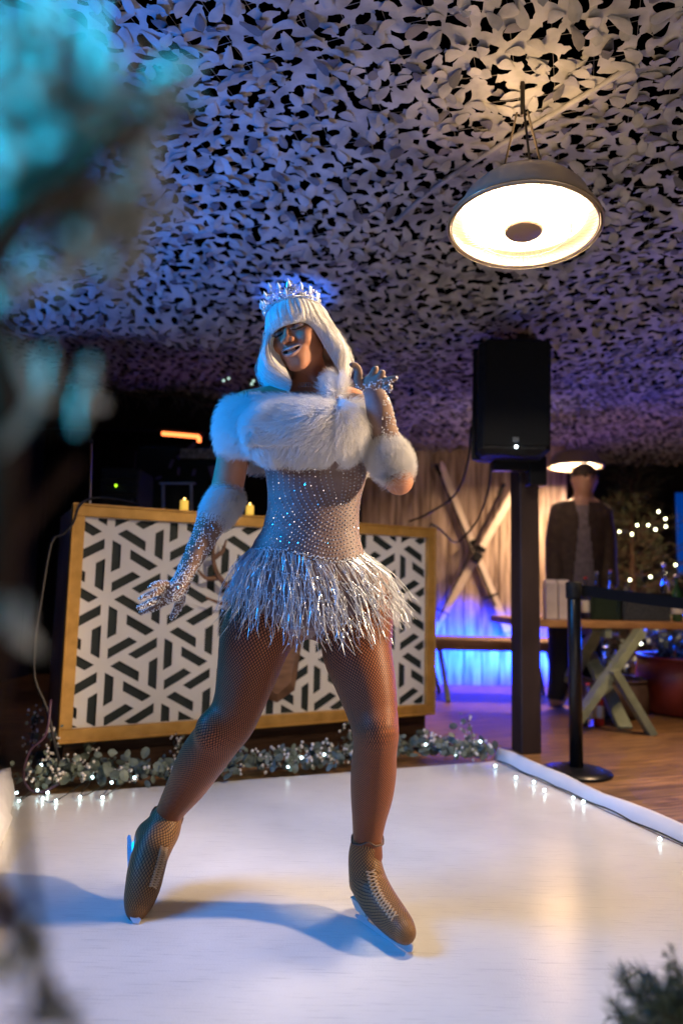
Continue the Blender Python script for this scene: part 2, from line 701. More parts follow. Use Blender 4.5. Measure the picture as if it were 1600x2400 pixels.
LK(_m, a_.outputs[0], bp.inputs['Height'])
LK(_m, bp.outputs[0], BS(_m).inputs['Normal'])
mr = N(_m, 'ShaderNodeMapRange')
mr.inputs['To Min'].default_value = .13
mr.inputs['To Max'].default_value = .27
LK(_m, nz.outputs[0], mr.inputs[0])
LK(_m, mr.outputs[0], BS(_m).inputs['Roughness'])

M['gold'] = vary(mat('gold_paint', (.6, .33, .08), .42, metal=.35), (.46, .25, .05), (.68, .38, .10), 14, lo=.25, hi=.75, bump=.15, bdist=.002)
M['panel'] = vary(mat('white_panel', (.74, .72, .70), .5), (.70, .68, .66), (.78, .76, .74), 5)
M['darkback'] = vary(mat('dark_green_back', (.012, .02, .018), .6), (.008, .015, .014), (.02, .03, .028), 9)
M['basewood'] = vary(mat('dark_brown_wood', (.05, .025, .015), .5), (.018, .009, .006), (.09, .045, .025), 6, (1, 1, 14), 6, .3, .75, .5, .004)
M['black'] = vary(mat('black_plastic', (.006, .007, .008), .6, spec=.2), (.004, .005, .006), (.012, .013, .014), 30)
M['blackmetal'] = mat('black_metal', (.008, .009, .011), .3, metal=.2)
M['steel'] = vary(mat('dark_brown_steel', (.045, .028, .024), .55, metal=.2), (.03, .019, .017), (.06, .04, .035), 7, (1, 1, .3))
M['rubber'] = mat('cable_rubber', (.01, .009, .011), .5)
M['deck'] = mat('deck_boards', (.2, .1, .04), .5)
_m = M['deck']
tc = N(_m, 'ShaderNodeTexCoord')
mp = N(_m, 'ShaderNodeMapping')
mp.inputs['Rotation'].default_value = (0, 0, R(-18))
LK(_m, tc.outputs['Object'], mp.inputs[0])
sp = N(_m, 'ShaderNodeSeparateXYZ')
LK(_m, mp.outputs[0], sp.inputs[0])
dv = N(_m, 'ShaderNodeMath', operation='MULTIPLY')
dv.inputs[1].default_value = 1 / .145
LK(_m, sp.outputs['Y'], dv.inputs[0])
fr = N(_m, 'ShaderNodeMath', operation='FRACT')
LK(_m, dv.outputs[0], fr.inputs[0])
fl = N(_m, 'ShaderNodeMath', operation='FLOOR')
LK(_m, dv.outputs[0], fl.inputs[0])
wnz = N(_m, 'ShaderNodeTexWhiteNoise')
wnz.noise_dimensions = '1D'
LK(_m, fl.outputs[0], wnz.inputs['W'])
mp2 = N(_m, 'ShaderNodeMapping')
mp2.inputs['Scale'].default_value = (1.1, 14, 1)
LK(_m, mp.outputs[0], mp2.inputs[0])
nz = N(_m, 'ShaderNodeTexNoise', Scale=3.2, Detail=7)
nz.inputs['Distortion'].default_value = 1.2
LK(_m, mp2.outputs[0], nz.inputs['Vector'])
cr = N(_m, 'ShaderNodeValToRGB')
cr.color_ramp.elements[0].position = .32
cr.color_ramp.elements[0].color = (.10, .045, .015, 1)
cr.color_ramp.elements[1].position = .68
cr.color_ramp.elements[1].color = (.42, .23, .09, 1)
LK(_m, nz.outputs[0], cr.inputs[0])
mx = N(_m, 'ShaderNodeMix', data_type='RGBA', blend_type='MULTIPLY')
mx.inputs[0].default_value = .35
LK(_m, cr.outputs[0], mx.inputs[6])
LK(_m, wnz.outputs['Value'], mx.inputs[7])
gp = N(_m, 'ShaderNodeMath', operation='LESS_THAN')
gp.inputs[1].default_value = .035
LK(_m, fr.outputs[0], gp.inputs[0])
mx2 = N(_m, 'ShaderNodeMix', data_type='RGBA')
mx2.inputs[7].default_value = (.008, .004, .003, 1)
LK(_m, gp.outputs[0], mx2.inputs[0])
LK(_m, mx.outputs[2], mx2.inputs[6])
LK(_m, mx2.outputs[2], BS(_m).inputs['Base Color'])
bp = N(_m, 'ShaderNodeBump', Strength=.4, Distance=.003)
LK(_m, nz.outputs[0], bp.inputs['Height'])
LK(_m, bp.outputs[0], BS(_m).inputs['Normal'])

M['palewood'] = vary(mat('pale_pine_boards', (.5, .4, .3), .7), (.16, .11, .08), (.50, .40, .32), 3, (9, 9, .8), 8, .35, .65, .5, .004)
M['oak'] = vary(mat('orange_table_wood', (.4, .2, .07), .5), (.26, .12, .04), (.5, .28, .11), 4, (1, 6, 6), 6, .3, .7, .3, .003)
M['benchwood'] = vary(mat('bench_wood', (.18, .09, .05), .6), (.10, .05, .03), (.30, .17, .10), 5, (1, 8, 8), 6)
M['sage'] = vary(mat('sage_green_paint', (.2, .24, .16), .55), (.17, .20, .13), (.26, .30, .20), 10)
M['whitecard'] = vary(mat('cream_card', (.7, .62, .54), .6), (.62, .54, .47), (.76, .68, .6), 12)
M['pinkcup'] = mat('dusky_pink_paper', (.40, .16, .13), .6)
M['glass'] = mat('bottle_glass', (.8, .85, .8), .05, trans=1)
M['greenglass'] = mat('green_bottle_glass', (.02, .07, .03), .08, spec=.8)
M['red'] = mat('red_plastic', (.5, .03, .02), .35)
M['redpot'] = vary(mat('dark_red_pot', (.16, .02, .015), .45), (.12, .015, .01), (.2, .03, .02), 6)
M['brownpot'] = vary(mat('brown_clay_pot', (.10, .06, .04), .6), (.07, .04, .03), (.13, .085, .06), 8)
M['label'] = mat('white_paper_label', (.7, .68, .62), .6)
M['edgeboard'] = vary(mat('white_edge_vinyl', (.72, .72, .76), .38), (.66, .66, .70), (.78, .78, .82), 3)
M['led'] = mat('cold_fairy_light', (.8, 1, 1), .3, emis=(.72, .98, 1.), estr=11)
M['ledtree'] = mat('warm_fairy_light', (1, .95, .7), .3, emis=(.95, 1., .62), estr=11)
M['pearl'] = mat('pearl_white_berry', (.78, .76, .74), .25, spec=.6, sub=0)
M['euca'] = vary(mat('eucalyptus_leaf', (.12, .16, .14), .55), (.07, .10, .09), (.20, .25, .22), 16)
M['wire'] = mat('dark_green_wire', (.006, .012, .012), .5)
M['pine'] = vary(mat('pine_needle', (.04, .07, .035), .55), (.03, .05, .025), (.08, .12, .06), 12)
M['flock'] = vary(mat('flocked_needle', (.45, .5, .5), .8), (.40, .48, .48), (.78, .82, .82), 22)
M['bark'] = vary(mat('brown_twig', (.06, .035, .025), .85, spec=.2), (.035, .02, .014), (.085, .05, .035), 40)
M['net'] = vary(mat('camouflage_cloth', (.5, .48, .47), .75), (.26, .26, .255), (.50, .49, .475), 9, lo=.35, hi=.65, bump=.2, bdist=.004)
M['netdark'] = vary(mat('camouflage_cloth_grey', (.2, .2, .2), .75), (.09, .09, .10), (.2, .19, .2), 9, lo=.35, hi=.65)
M['skiwood'] = vary(mat('pale_ski_wood', (.55, .45, .36), .45), (.60, .52, .44), (.76, .68, .58), 7, (1, 1, .4))
M['candle'] = mat('candle_wax', (.8, .5, .12), .5, emis=(1., .62, .08), estr=.75)
M['antler'] = vary(mat('brown_carved_wood', (.22, .11, .06), .55), (.15, .075, .04), (.28, .15, .085), 9, (1, 1, 3))
M['screen'] = mat('blue_lit_panel', (.0, .05, .3), .4, emis=(.0, .06, .42), estr=.55)
M['neon'] = mat('orange_glow_tube', (1, .3, .1), .4, emis=(1., .20, .05), estr=4.2)
M['greenled'] = mat('green_led', (.3, 1, 0), .4, emis=(.45, 1., .02), estr=4)
M['whiteled'] = mat('white_led', (.9, 1, 1), .4, emis=(.75, .95, 1.), estr=14)
M['chrome'] = mat('brushed_steel', (.5, .5, .52), .3, metal=1)
M['windowglass'] = mat('dark_mirror_glass', (.02, .025, .025), .08, spec=.9)

DZ = -.02
# ------------------------------------------------------------------ the setting
mb = MB()
mb.box((0, 30, DZ - .35), (160, 120, .1))
tag(mb.build('ground', mat('night_ground', (.02, .02, .02), .9)), kind='structure')
mb = MB()
mb.box((1.5, 3.3, DZ - .15), (13, 11, .3))
tag(mb.build('deck_floor', M['deck']), kind='structure')

A_ = np.array([-1.33, 2.96, 0])
B_ = np.array([.84, 3.735, 0])
dl = np.array([.37, -.97, 0]) / np.linalg.norm([.37, .97])
dr = np.array([.41, -1.17, 0]) / np.linalg.norm([.41, 1.17])
D_ = A_ + dl * 4.7
C_ = B_ + dr * 5.4
mb = MB()
top = [A_, B_, C_, D_]
mb.add([p for p in top] + [p + np.array([0, 0, DZ + .001]) for p in top], [(3, 2, 1, 0), (0, 1, 5, 4), (1, 2, 6, 5), (2, 3, 7, 6), (3, 0, 4, 7)])
tag(mb.build('ice_floor', M['ice']), kind='structure')

# raised white vinyl edge on the right: leans outwards a little
nr = np.array([-dr[1], dr[0], 0])
t = thing('rink_edge_strip', 'pale lilac raised plastic edge strip along the right side of the white rink', 'rink edge', B_ + nr * .03)
mb = MB()
S0, S1 = B_ - dr * .02, B_ + dr * 5.4
prof = [(0.004, 0.003), (.008, .02), (.03, .058), (.042, .062), (.05, .05), (.05, DZ + .001)]
k = 40
vs = []
for i in range(k + 1):
    p = S0 + (S1 - S0) * i / k
    wv = .004 * math.sin(i * .8) + .003 * math.sin(i * 1.9)
    for (a, z) in prof:
        vs.append(p + nr * (a + wv * (z > .03)) + np.array([0, 0, z + (wv if z > .03 else 0)]))
n_ = len(prof)
fs = [(i * n_ + j, i * n_ + j + 1, (i + 1) * n_ + j + 1, (i + 1) * n_ + j) for i in range(k) for j in range(n_ - 1)]
fs.append(tuple(range(n_))[::-1])
mb.add(vs, fs)
mb.build('vinyl_strip', M['edgeboard'], t, smooth=True)


def fairy(name, label, path, bulbs, r=.0035, rb=.0065, cable=M['wire'], lm=M['led'], group='strings of fairy lights'):
    t_ = thing(name, label, 'string lights', path[0], group)
    mb_ = MB()
    mb_.tube(path, r, 6)
    mb_.build('cable', cable, t_, smooth=True)
    for b in bulbs:
        q = MB()
        q.ball(b, rb, 8, 6)
        q.build('bulb', lm, t_, smooth=True)
    return t_


path = []
k = 60
for i in range(k):
    p = B_ + dr * (.03 + 3.2 * i / (k - 1)) + nr * (-.012 + .004 * math.sin(i * .9))
    path.append(p + np.array([0, 0, .012 + .006 * abs(math.sin(i * .7))]))
edge_bulbs = []
for (x, y) in ((1160, 1795), (1208, 1822), (1250, 1833), (1275, 1852), (1342, 1870), (1366, 1879), (1545, 1966)):
    edge_bulbs.append(G(x, y, .016))
fairy('string_lights', 'white fairy lights on a dark cable along the foot of the right rink edge', np.array(path), edge_bulbs)

# left: a low sheet-covered barrier
mb = MB()
nl = np.array([dl[1], -dl[0], 0])
k = 50
prof = [(0.0, DZ + .001), (.0, .05), (.025, .10), (.08, .115), (.18, .10), (.24, .05), (.25, DZ + .001)]
vs = []
for i in range(k + 1):
    p = A_ + dl * (-.05 + 4.6 * i / k)
    for j, (a, z) in enumerate(prof):
        w1 = .012 * math.sin(i * .7 + j) + .01 * math.sin(i * 1.7 + 2 * j)
        vs.append(p + nl * (a + w1 * (0 < j < 6)) + np.array([0, 0, z + (.018 * math.sin(i * .9 + j * 1.3) if 0 < j < 6 else 0)]))
n_ = len(prof)
fs = [(i * n_ + j, (i + 1) * n_ + j, (i + 1) * n_ + j + 1, i * n_ + j + 1) for i in range(k) for j in range(n_ - 1)] + [tuple(range(n_))]
mb.add(vs, fs)
o = mb.build('snow_blanket', vary(mat('white_snow_fleece', (.75, .75, .76), .85), (.68, .68, .70), (.82, .82, .83), 14, bump=.4, bdist=.01), smooth=True, origin=A_)
tag(o, 'lumpy white snow blanket heaped along the left side of the rink', 'snow blanket')

# ------------------------------------------------------------------ camouflage net overhead: a sheet with leaf-shaped cut-outs and drooping flaps
def net_z(x, y):
    z = 2.70 - .052 * y
    z = z + .05 * np.sin(1.3 * x + .7 * y) + .035 * np.sin(2.6 * y - 1.1 * x + 1) + .02 * np.sin(5.1 * x + 3.7 * y)
    z = z - .20 * np.exp(-((y - 4.3 - .25 * x) / .35) ** 2) * (1 / (1 + np.exp((x + .5) * 3)))
    z = z + .12 * (1 / (1 + np.exp((x + .5) * 3))) * (y > 4.3)
    return z


cell = .0125
X0, X1, Y0, Y1 = -4.6, 5.6, 1.05, 7.3
nx, ny = int((X1 - X0) / cell), int((Y1 - Y0) / cell)
gx = X0 + cell * np.arange(nx)
gy = Y0 + cell * np.arange(ny)
SD = np.full((nx, ny), .05, np.float32)
flap_v, flap_f, flap_m = [], [], []


def leaf_pts(Lh, Wd, bend):
    """spine and half widths of a leaf outline"""
    s_ = np.linspace(0, 1, 7)
    wd = Wd * np.sin(math.pi * np.clip(s_, .02, .98)) ** .75 * (.75 + .5 * s_)
    px_ = (s_ - .5) * Lh
    py_ = bend * (4 * (s_ - .5) ** 2 - .5)
    return px_, py_, wd


sp_ = .079
ii = 0
for a in range(int((X1 - X0) / sp_) + 2):
    for b in range(int((Y1 - Y0) / (sp_ * .86)) + 2):
        cx = X0 + (a + .5 * (b % 2)) * sp_ + rng.uniform(-.016, .016)
        cy = Y0 + b * sp_ * .86 + rng.uniform(-.016, .016)
        if abs(cx) > .80 * cy + .5:
            continue
        th = rng.uniform(0, 2 * math.pi)
        Lh = rng.uniform(.048, .078)
        Wd = rng.uniform(.014, .0235)
        bend = rng.uniform(-.036, .036)
        px_, py_, wd = leaf_pts(Lh, Wd, bend)
        c_, s_ = math.cos(th), math.sin(th)
        i0, i1 = int((cx - .07 - X0) / cell), int((cx + .07 - X0) / cell) + 1
        j0, j1 = int((cy - .07 - Y0) / cell), int((cy + .07 - Y0) / cell) + 1
        i0, j0, i1, j1 = max(i0, 0), max(j0, 0), min(i1, nx), min(j1, ny)
        if i1 > i0 and j1 > j0:
            gxx, gyy = np.meshgrid(gx[i0:i1] - cx, gy[j0:j1] - cy, indexing='ij')
            lx, ly = gxx * c_ + gyy * s_, -gxx * s_ + gyy * c_
            d = np.full(lx.shape, .05)
            for q in range(6):
                ax_, ay_, bx_, by_ = px_[q], py_[q], px_[q + 1], py_[q + 1]
                ux, uy = bx_ - ax_, by_ - ay_
                tt = np.clip(((lx - ax_) * ux + (ly - ay_) * uy) / (ux * ux + uy * uy), 0, 1)
                d = np.minimum(d, np.hypot(lx - ax_ - tt * ux, ly - ay_ - tt * uy) - (wd[q] + (wd[q + 1] - wd[q]) * tt))
            SD[i0:i1, j0:j1] = np.minimum(SD[i0:i1, j0:j1], d)
        # the flap: hinged on one long side, drooping, rounded lobe
        for rep in range(1 + (rng.random() < .25)):
            th2 = th + rng.uniform(-.6, .6) + rep * 2.2
            c2, s2 = math.cos(th2), math.sin(th2)
            side = rng.choice((-1, 1))
            dr_ = rng.uniform(.15, 1.0)
            lf = Lh * rng.uniform(.9, 1.25)
            wf = rng.uniform(.85, 1.25)
            base = len(flap_v)
            nS = 6
            prw = np.array([.30, .62, .92, 1.05, .86, .18]) * .0195 * wf
            for q in range(nS):
                s1 = q / (nS - 1)
                along = (s1 - .15) * lf * math.cos(dr_ * s1 * .8)
                dn = lf * math.sin(dr_ * .6) * s1 ** 1.4 * .62 + .003
                off = side * (.010 + .018 * math.sin(2.2 * s1))
                for e_ in (-1, 0, 1):
                    lx_ = along - .03
                    ly_ = off + e_ * prw[q]
                    wx, wy = cx + lx_ * c2 - ly_ * s2, cy + lx_ * s2 + ly_ * c2
                    flap_v.append((wx, wy, -dn - (.004 if e_ == 0 else -.002 + .008 * s1 * (e_ == side))))
            for q in range(nS - 1):
                for e_ in (0, 1):
                    o_ = base + q * 3 + e_
                    flap_f.append((o_, o_ + 1, o_ + 4, o_ + 3))
                    flap_m.append(1 if ii % 6 == 0 else 0)
        ii += 1
gX, gY = np.meshgrid(gx, gy, indexing='ij')
d0, d1 = np.gradient(SD, cell)
nn = np.hypot(d0, d1) + 1e-6
snap = (np.abs(SD) < cell * .62) & (nn > .4)
PX = np.where(snap, gX - SD * d0 / nn ** 2, gX)
PY = np.where(snap, gY - SD * d1 / nn ** 2, gY)
okv = (SD > 0) | snap
vis = np.abs(gX) < .82 * gY + .55
fm = okv[:-1, :-1] & okv[1:, :-1] & okv[:-1, 1:] & okv[1:, 1:] & vis[:-1, :-1]
fm &= ~(snap[:-1, :-1] & snap[1:, :-1] & snap[:-1, 1:] & snap[1:, 1:])
I, J = np.nonzero(fm)
q4 = np.stack([I * ny + J, I * ny + J + 1, (I + 1) * ny + J + 1, (I + 1) * ny + J], 1)
u_, inv = np.unique(q4, return_inverse=True)
Vn = np.stack([PX.ravel()[u_], PY.ravel()[u_]], 1)
Vn = np.hstack([Vn, net_z(Vn[:, 0], Vn[:, 1])[:, None]])
FV = np.array(flap_v)
FV[:, 2] += net_z(FV[:, 0], FV[:, 1])
nV = len(Vn)
allf = np.vstack([inv.reshape(q4.shape), np.array(flap_f) + nV])
mi = [0] * len(q4) + flap_m
o = mesh_obj('camouflage_net', np.vstack([Vn, FV]), allf, [M['net'], M['netdark']], mi=mi, smooth=True)
tag(o, 'pale camouflage net with leaf-shaped cut-outs stretched overhead as a canopy', 'camouflage net')
mb = MB()
for d_ in (0, 1):
    for q_ in np.arange(-5, 8, .13):
        t_ = np.linspace(-6, 8, 120)
        if d_ == 0:
            xx, yy = q_ + t_ * .35, t_
        else:
            xx, yy = t_, q_ - t_ * .35
        ok_ = (yy > 1.1) & (yy < 7.2) & (np.abs(xx) < .8 * yy + .5) & (xx > X0) & (xx < X1)
        if ok_.sum() > 3:
            xx, yy = xx[ok_], yy[ok_]
            mb.tube(np.stack([xx, yy, net_z(xx, yy) + .006], 1), .0011, 3, False)
mb.build('mesh_cords', mat('net_cord', (.20, .19, .18), .8), o)
mb = MB()
seam = smooth_path([P(1490, -80, 2.0), P(1440, 5, 2.05), P(1230, 160, 2.35), P(1020, 300, 2.75), P(930, 360, 3.0)], 30)
for p in seam:
    p[2] = float(net_z(p[0], p[1])) - .012
mb.tube(seam, .011, 6)
mb.build('seam_tape', M['net'], o, smooth=True)

# ------------------------------------------------------------------ back: boarded wall (right of the booth), dark boards (left)
def plank_wall(name, label, a, b, z0, z1, mats, board=.14, tilt=0):
    a, b = np.array(a, float), np.array(b, float)
    d = (b - a) / np.linalg.norm(b - a)
    L = np.linalg.norm(b - a)
    t_ = thing(name, label, 'wall', (*(a[:2]), z0))
    n_ = int(L / board)
    mb_ = MB()
    for i in range(n_):
        c0 = a + d * board * (i + .5)
        th_ = .025 + .004 * rng.random()
        mb_.box((c0[0], c0[1], (z0 + z1) / 2), (board - .006, th_, z1 - z0), np.stack([d, np.array([-d[1], d[0], 0]), np.array([0, 0, 1.])], 1), bev=.003)
    mb_.build('boards', mats, t_)
    q = MB()
    for zz in (z0 + .2, (z0 + z1) / 2, z1 - .2):
        c0 = (a + b) / 2 + np.array([-d[1], d[0], 0]) * .045
        q.box((c0[0], c0[1], zz), (L, .05, .08), np.stack([d, np.array([-d[1], d[0], 0]), np.array([0, 0, 1.])], 1))
    q.build('rail', mats, t_)
    return t_


plank_wall('board_wall', 'pale vertical pine board wall behind the crossed skis', (.2, 6.75, 0), (2.35, 6.75, 0), DZ, 2.42, M['palewood'], .17)
plank_wall('dark_wall', 'near-black board wall far behind the booth on the left', (-4.4, 6.9, 0), (.15, 6.9, 0), DZ, 2.9, M['black'], .2)
plank_wall('garden_fence', 'dark fence behind the fir tree on the far right', (2.4, 7.6, 0), (6.2, 7.6, 0), DZ, 2.6, vary(mat('dark_fence', (.015, .014, .013), .8), (.008, .008, .008), (.02, .018, .016), 8), .18)
plank_wall('side_wall', 'dark boarded side wall at the far left edge', (-3.6, 1.2, 0), (-3.0, 6.8, 0), DZ, 2.9, M['black'], .2)

# ------------------------------------------------------------------ DJ booth
BO = np.array([-1.304, 3.289, DZ])
be = np.array([.888, .459, 0])
be /= np.linalg.norm(be)
bn = np.array([be[1], -be[0], 0])         # towards the camera
BR = np.stack([be, -bn, np.array([0, 0, 1.])], 1)     # columns: along, depth, up


def bp_(u, v, w_=0.):
    """point of the booth: u along the front, v above the deck, w_ forward of the front face"""
    return BO + be * u + np.array([0, 0, v - DZ]) + bn * w_


BW, BZ0, BZ1 = 2.12, .145, 1.275
booth = thing('dj_booth', 'gold-framed booth with a white and black geometric lattice front behind the skater', 'booth', bp_(BW / 2, DZ, -.3))
mb = MB()
mb.box(bp_(BW / 2, (BZ0 + DZ) / 2 - .001, -.33), (BW - .06, .60, BZ0 - DZ - .004), BR, bev=.004)
mb.build('plinth', M['basewood'], booth)
mb = MB()
fwid = .062
mb.box(bp_(BW / 2, BZ0 + fwid / 2, .0), (BW, .05, fwid), BR, bev=.003)
mb.box(bp_(BW / 2, BZ1 - fwid / 2, .0), (BW, .05, fwid), BR, bev=.003)
for u in (fwid / 2, BW - fwid / 2):
    mb.box(bp_(u, (BZ0 + BZ1) / 2, .0), (fwid - .002, .049, BZ1 - BZ0 - 2 * fwid - .001), BR, bev=.003)
# raised outer bead
for v in (BZ0 + .005, BZ1 - .005):
    mb.box(bp_(BW / 2, v, .029), (BW, .012, .012), BR, bev=.003)
for u in (.006, BW - .006):
    mb.box(bp_(u, (BZ0 + BZ1) / 2, .029), (.011, .0118, BZ1 - BZ0 - .02), BR, bev=.003)
mb.build('frame', M['gold'], booth)
mb = MB()
mb.box(bp_(BW / 2, (BZ0 + BZ1) / 2, -.018), (BW - 2 * fwid + .01, .006, BZ1 - BZ0 - 2 * fwid + .01), BR)
mb.build('backing_board', M['darkback'], booth)

# lattice with real cut-outs
sN = .323
u0_, u1_, v0_, v1_ = fwid - .004, BW - fwid + .004, BZ0 + fwid - .004, BZ1 - fwid + .004
cu = bpy.data.curves.new('lattice_outline', 'CURVE')
cu.dimensions = '2D'
cu.fill_mode = 'BOTH'
cu.extrude = .004


def poly(pts):
    s_ = cu.splines.new('POLY')
    s_.points.add(len(pts) - 1)
    for i, (a, b) in enumerate(pts):
        s_.points[i].co = (a, b, 0, 1)
    s_.use_cyclic_u = True


def clip(pts, ax, val, sgn):
    out = []
    for i in range(len(pts)):
        p, q = pts[i], pts[(i + 1) % len(pts)]
        a, b = sgn * (p[ax] - val), sgn * (q[ax] - val)
        if a >= 0:
            out.append(p)
        if (a >= 0) != (b >= 0):
            t_ = a / (a - b)
            out.append((p[0] + t_ * (q[0] - p[0]), p[1] + t_ * (q[1] - p[1])))
    return out


poly([(u0_, v0_), (u1_, v0_), (u1_, v1_), (u0_, v1_)])
for a in range(-2, 10):
    for b in range(-3, 8):
        nu = .183 + a * sN * .8660254 * 1.0
        nv = 1.141 - b * sN - (.5 * sN if a % 2 else 0)
        for k in range(6):
            th = R(90 + 60 * k)
            dx, dy = math.cos(th), math.sin(th)
            px_, py_ = -dy, dx
            q = []
            for (al, la) in ((.105, .045), (.605, .045), (.53, .178), (.18, .178)):
                q.append((nu + sN * (al * dx + la * px_), nv + sN * (al * dy + la * py_)))
            for ax, val, sg in ((0, u0_ + .006, 1), (0, u1_ - .006, -1), (1, v0_ + .006, 1), (1, v1_ - .006, -1)):
                q = clip(q, ax, val, sg)
                if len(q) < 3:
                    break
            if len(q) >= 3:
                ar = abs(sum(q[i][0] * q[(i + 1) % len(q)][1] - q[(i + 1) % len(q)][0] * q[i][1] for i in range(len(q))))
                if ar > 2e-4:
                    poly(q)
to = bpy.data.objects.new('tmp', cu)
C.objects.link(to)
bpy.context.view_layer.update()
me = to.to_mesh()
vv = np.array([tuple(v.co) for v in me.vertices])
ff = [tuple(p.vertices) for p in me.polygons]
to.to_mesh_clear()
bpy.data.objects.remove(to)
wv = np.array([bp_(a, b, -.006 + c) for (a, b, c) in vv])
mesh_obj('lattice_panel', wv, ff, M['panel'], booth)
spm = vary(mat('violet_grey_side', (.2, .15, .14), .5), (.14, .10, .10), (.24, .19, .18), 5)
for u in (.02, BW - .02):
    mb = MB()
    mb.box(bp_(u, (BZ0 + BZ1) / 2, -.325), (.03, .59, BZ1 - BZ0 - .03), BR, bev=.003)
    mb.build('side_panel', spm, booth)
mb = MB()
mb.box(bp_(BW / 2, 1.10, -.33), (BW - .08, .58, .03), BR, bev=.003)
mb.build('counter_top', M['basewood'], booth)

# carved stag's head hung on the lattice, mostly hidden by the skater
sh = thing('antler_head', 'brown carved wooden stag head with antlers mounted on the booth front behind the skater', 'wall decoration', bp_(1.02, .8, .01))
mb = MB()
Lk = lambda u, v, w_=.04: bp_(u, v, w_)
ant = [[(.86, .86), (.765, .90), (.70, .985), (.685, 1.09), (.71, 1.185)], [(.735, .935), (.66, .93), (.595, .985)], [(.692, 1.03), (.74, 1.07), (.755, 1.13)], [(.86, .83), (.76, .80), (.66, .83)]]
aL_, aR_ = MB(), MB()
for k, a in enumerate(ant):
    mm = aL_
    pts = smooth_path([Lk(u, v, .045 + .015 * i) for i, (u, v) in enumerate(a)], 14)
    mm.tube(pts, np.linspace(.02 if k == 0 else .016, .005, len(pts)), 8)
    pts2 = smooth_path([Lk(2.05 - u, v, .045 + .015 * i) for i, (u, v) in enumerate(a)], 14)
    aR_.tube(pts2, np.linspace(.02 if k == 0 else .016, .005, len(pts2)), 8)
aL_.build('antler', M['antler'], sh, smooth=True)
aR_.build('antler', M['antler'], sh, smooth=True)
mb = MB()
mb.add([Lk(.86, .92, .005), Lk(1.18, .92, .005), Lk(1.24, .62, .005), Lk(1.20, .33, .005), Lk(1.10, .27, .005), Lk(.94, .33, .005), Lk(.84, .6, .005),
        Lk(.90, .90, .05), Lk(1.14, .90, .05), Lk(1.18, .62, .07), Lk(1.15, .38, .06), Lk(1.08, .32, .05), Lk(.97, .38, .06), Lk(.90, .6, .07)],
       [(7, 8, 9, 10, 11, 12, 13)] + [(i, (i + 1) % 7, 7 + (i + 1) % 7, 7 + i) for i in range(7)])
mb.build('head_plaque', M['antler'], sh)

# ------------------------------------------------------------------ things on and behind the booth
def candle(u, w_, label):
    t_ = thing('candle', label, 'candle', bp_(u, BZ1 + .0, w_), 'candles on the booth')
    mb_ = MB()
    prof = [(.0, .0), (.021, .0), (.0215, .004), (.0215, .052), (.019, .055), (.016, .048), (.0, .046)]
    mb_.lathe(prof, bp_(u, BZ1 + .001, w_), 20)
    mb_.build('wax', M['candle'], t_, smooth=True)
    mb_ = MB()
    mb_.ball(bp_(u, BZ1 + .06, w_), .005, 8, 6, (1, 1, 2.2))
    mb_.build('flame', mat('candle_flame', (1, .6, .1), .5, emis=(1, .6, .15), estr=9), t_, smooth=True)


candle(.545, -.0, 'short yellow glowing candle standing on the booth rim between the metal legs')
candle(.905, -.0, 'short yellow glowing candle beside the white fur cuff of the lowered arm')

# fridge / glass case behind the booth, with a metal stand in front and an orange tube above
def case(name, label, cat, x0, x1, y0, y1, F, depth, mats, extra=None):
    a, b = P(x0, y0, F), P(x1, y1, F)
    t_ = thing(name, label, cat, ((a[0] + b[0]) / 2, F + depth / 2, min(a[2], b[2])))
    mb_ = MB()
    mb_.box(((a[0] + b[0]) / 2, F + depth / 2, (a[2] + b[2]) / 2), (abs(b[0] - a[0]), depth, abs(b[2] - a[2])), bev=.008)
    mb_.build('housing', mats, t_)
    return t_, a, b


t_, a, b = case('drinks_cabinet', 'dark glass-fronted cabinet behind the left half of the booth', 'cabinet', 322, 545, 1040, 1300, 5.0, .5, M['black'])
mb = MB()
mb.box(((a[0] + b[0]) / 2, 4.985, (a[2] + b[2]) / 2), (abs(b[0] - a[0]) - .05, .02, abs(b[2] - a[2]) - .05), bev=.004)
mb.build('glass_front', M['windowglass'], t_)
stm = mat('lilac_sticker', (.12, .09, .2), .5)
for (x, y, l, ang, sz) in ((437, 1057, .17, .75, .03), (402, 1087, .07, 1.2, .022), (419, 1105, .06, 1.5, .02), (455, 1107, .05, 1.4, .025), (500, 1110, .12, 1.9, .05), (372, 1120, .05, .4, .02)):
    mb = MB()
    mb.box(P(x, y, 4.96), (l, .008, sz), rotm('Y', -ang), bev=.004)
    mb.build('sticker', stm, t_)
mb = MB()
mb.box(P(470, 1064, 4.955), (.30, .012, .075), bev=.005)
mb.build('frosted_strip', vary(mat('pale_frost', (.3, .3, .26), .7), (.05, .05, .045), (.42, .42, .36), 40, bump=.5), t_)
t_ = thing('metal_stand', 'slim grey metal stand rising behind the glowing candle', 'stand', P(415, 1190, 4.3))
mb = MB()
c_ = P(442, 1130, 4.3)
beam(mb, P(374, 1133, 4.3), P(458, 1133, 4.3), .03, .012)
mb.build('crossbar', M['chrome'], t_)
for x in (383, 449):
    mb = MB()
    beam(mb, P(x, 1134, 4.3), P(x, 1320, 4.3), .015, .02, (0, 1, 0))
    mb.build('leg', M['chrome'], t_)
t_ = thing('infrared_heater', 'glowing orange bar heater high in the dark behind the booth', 'heater', P(425, 1020, 5.4))
mb = MB()
mb.tube(smooth_path([P(380, 1016, 5.4), P(460, 1023, 5.4), P(466, 1026, 5.4), P(467, 1036, 5.4)], 14), .016, 10)
mb.build('glow_tube', M['neon'], t_, smooth=True)
mb = MB()
a, b = P(370, 1006, 5.45), P(480, 1017, 5.45)
beam(mb, a, b, .10, .03, bev=.005)
mb.build('housing', M['black'], t_)
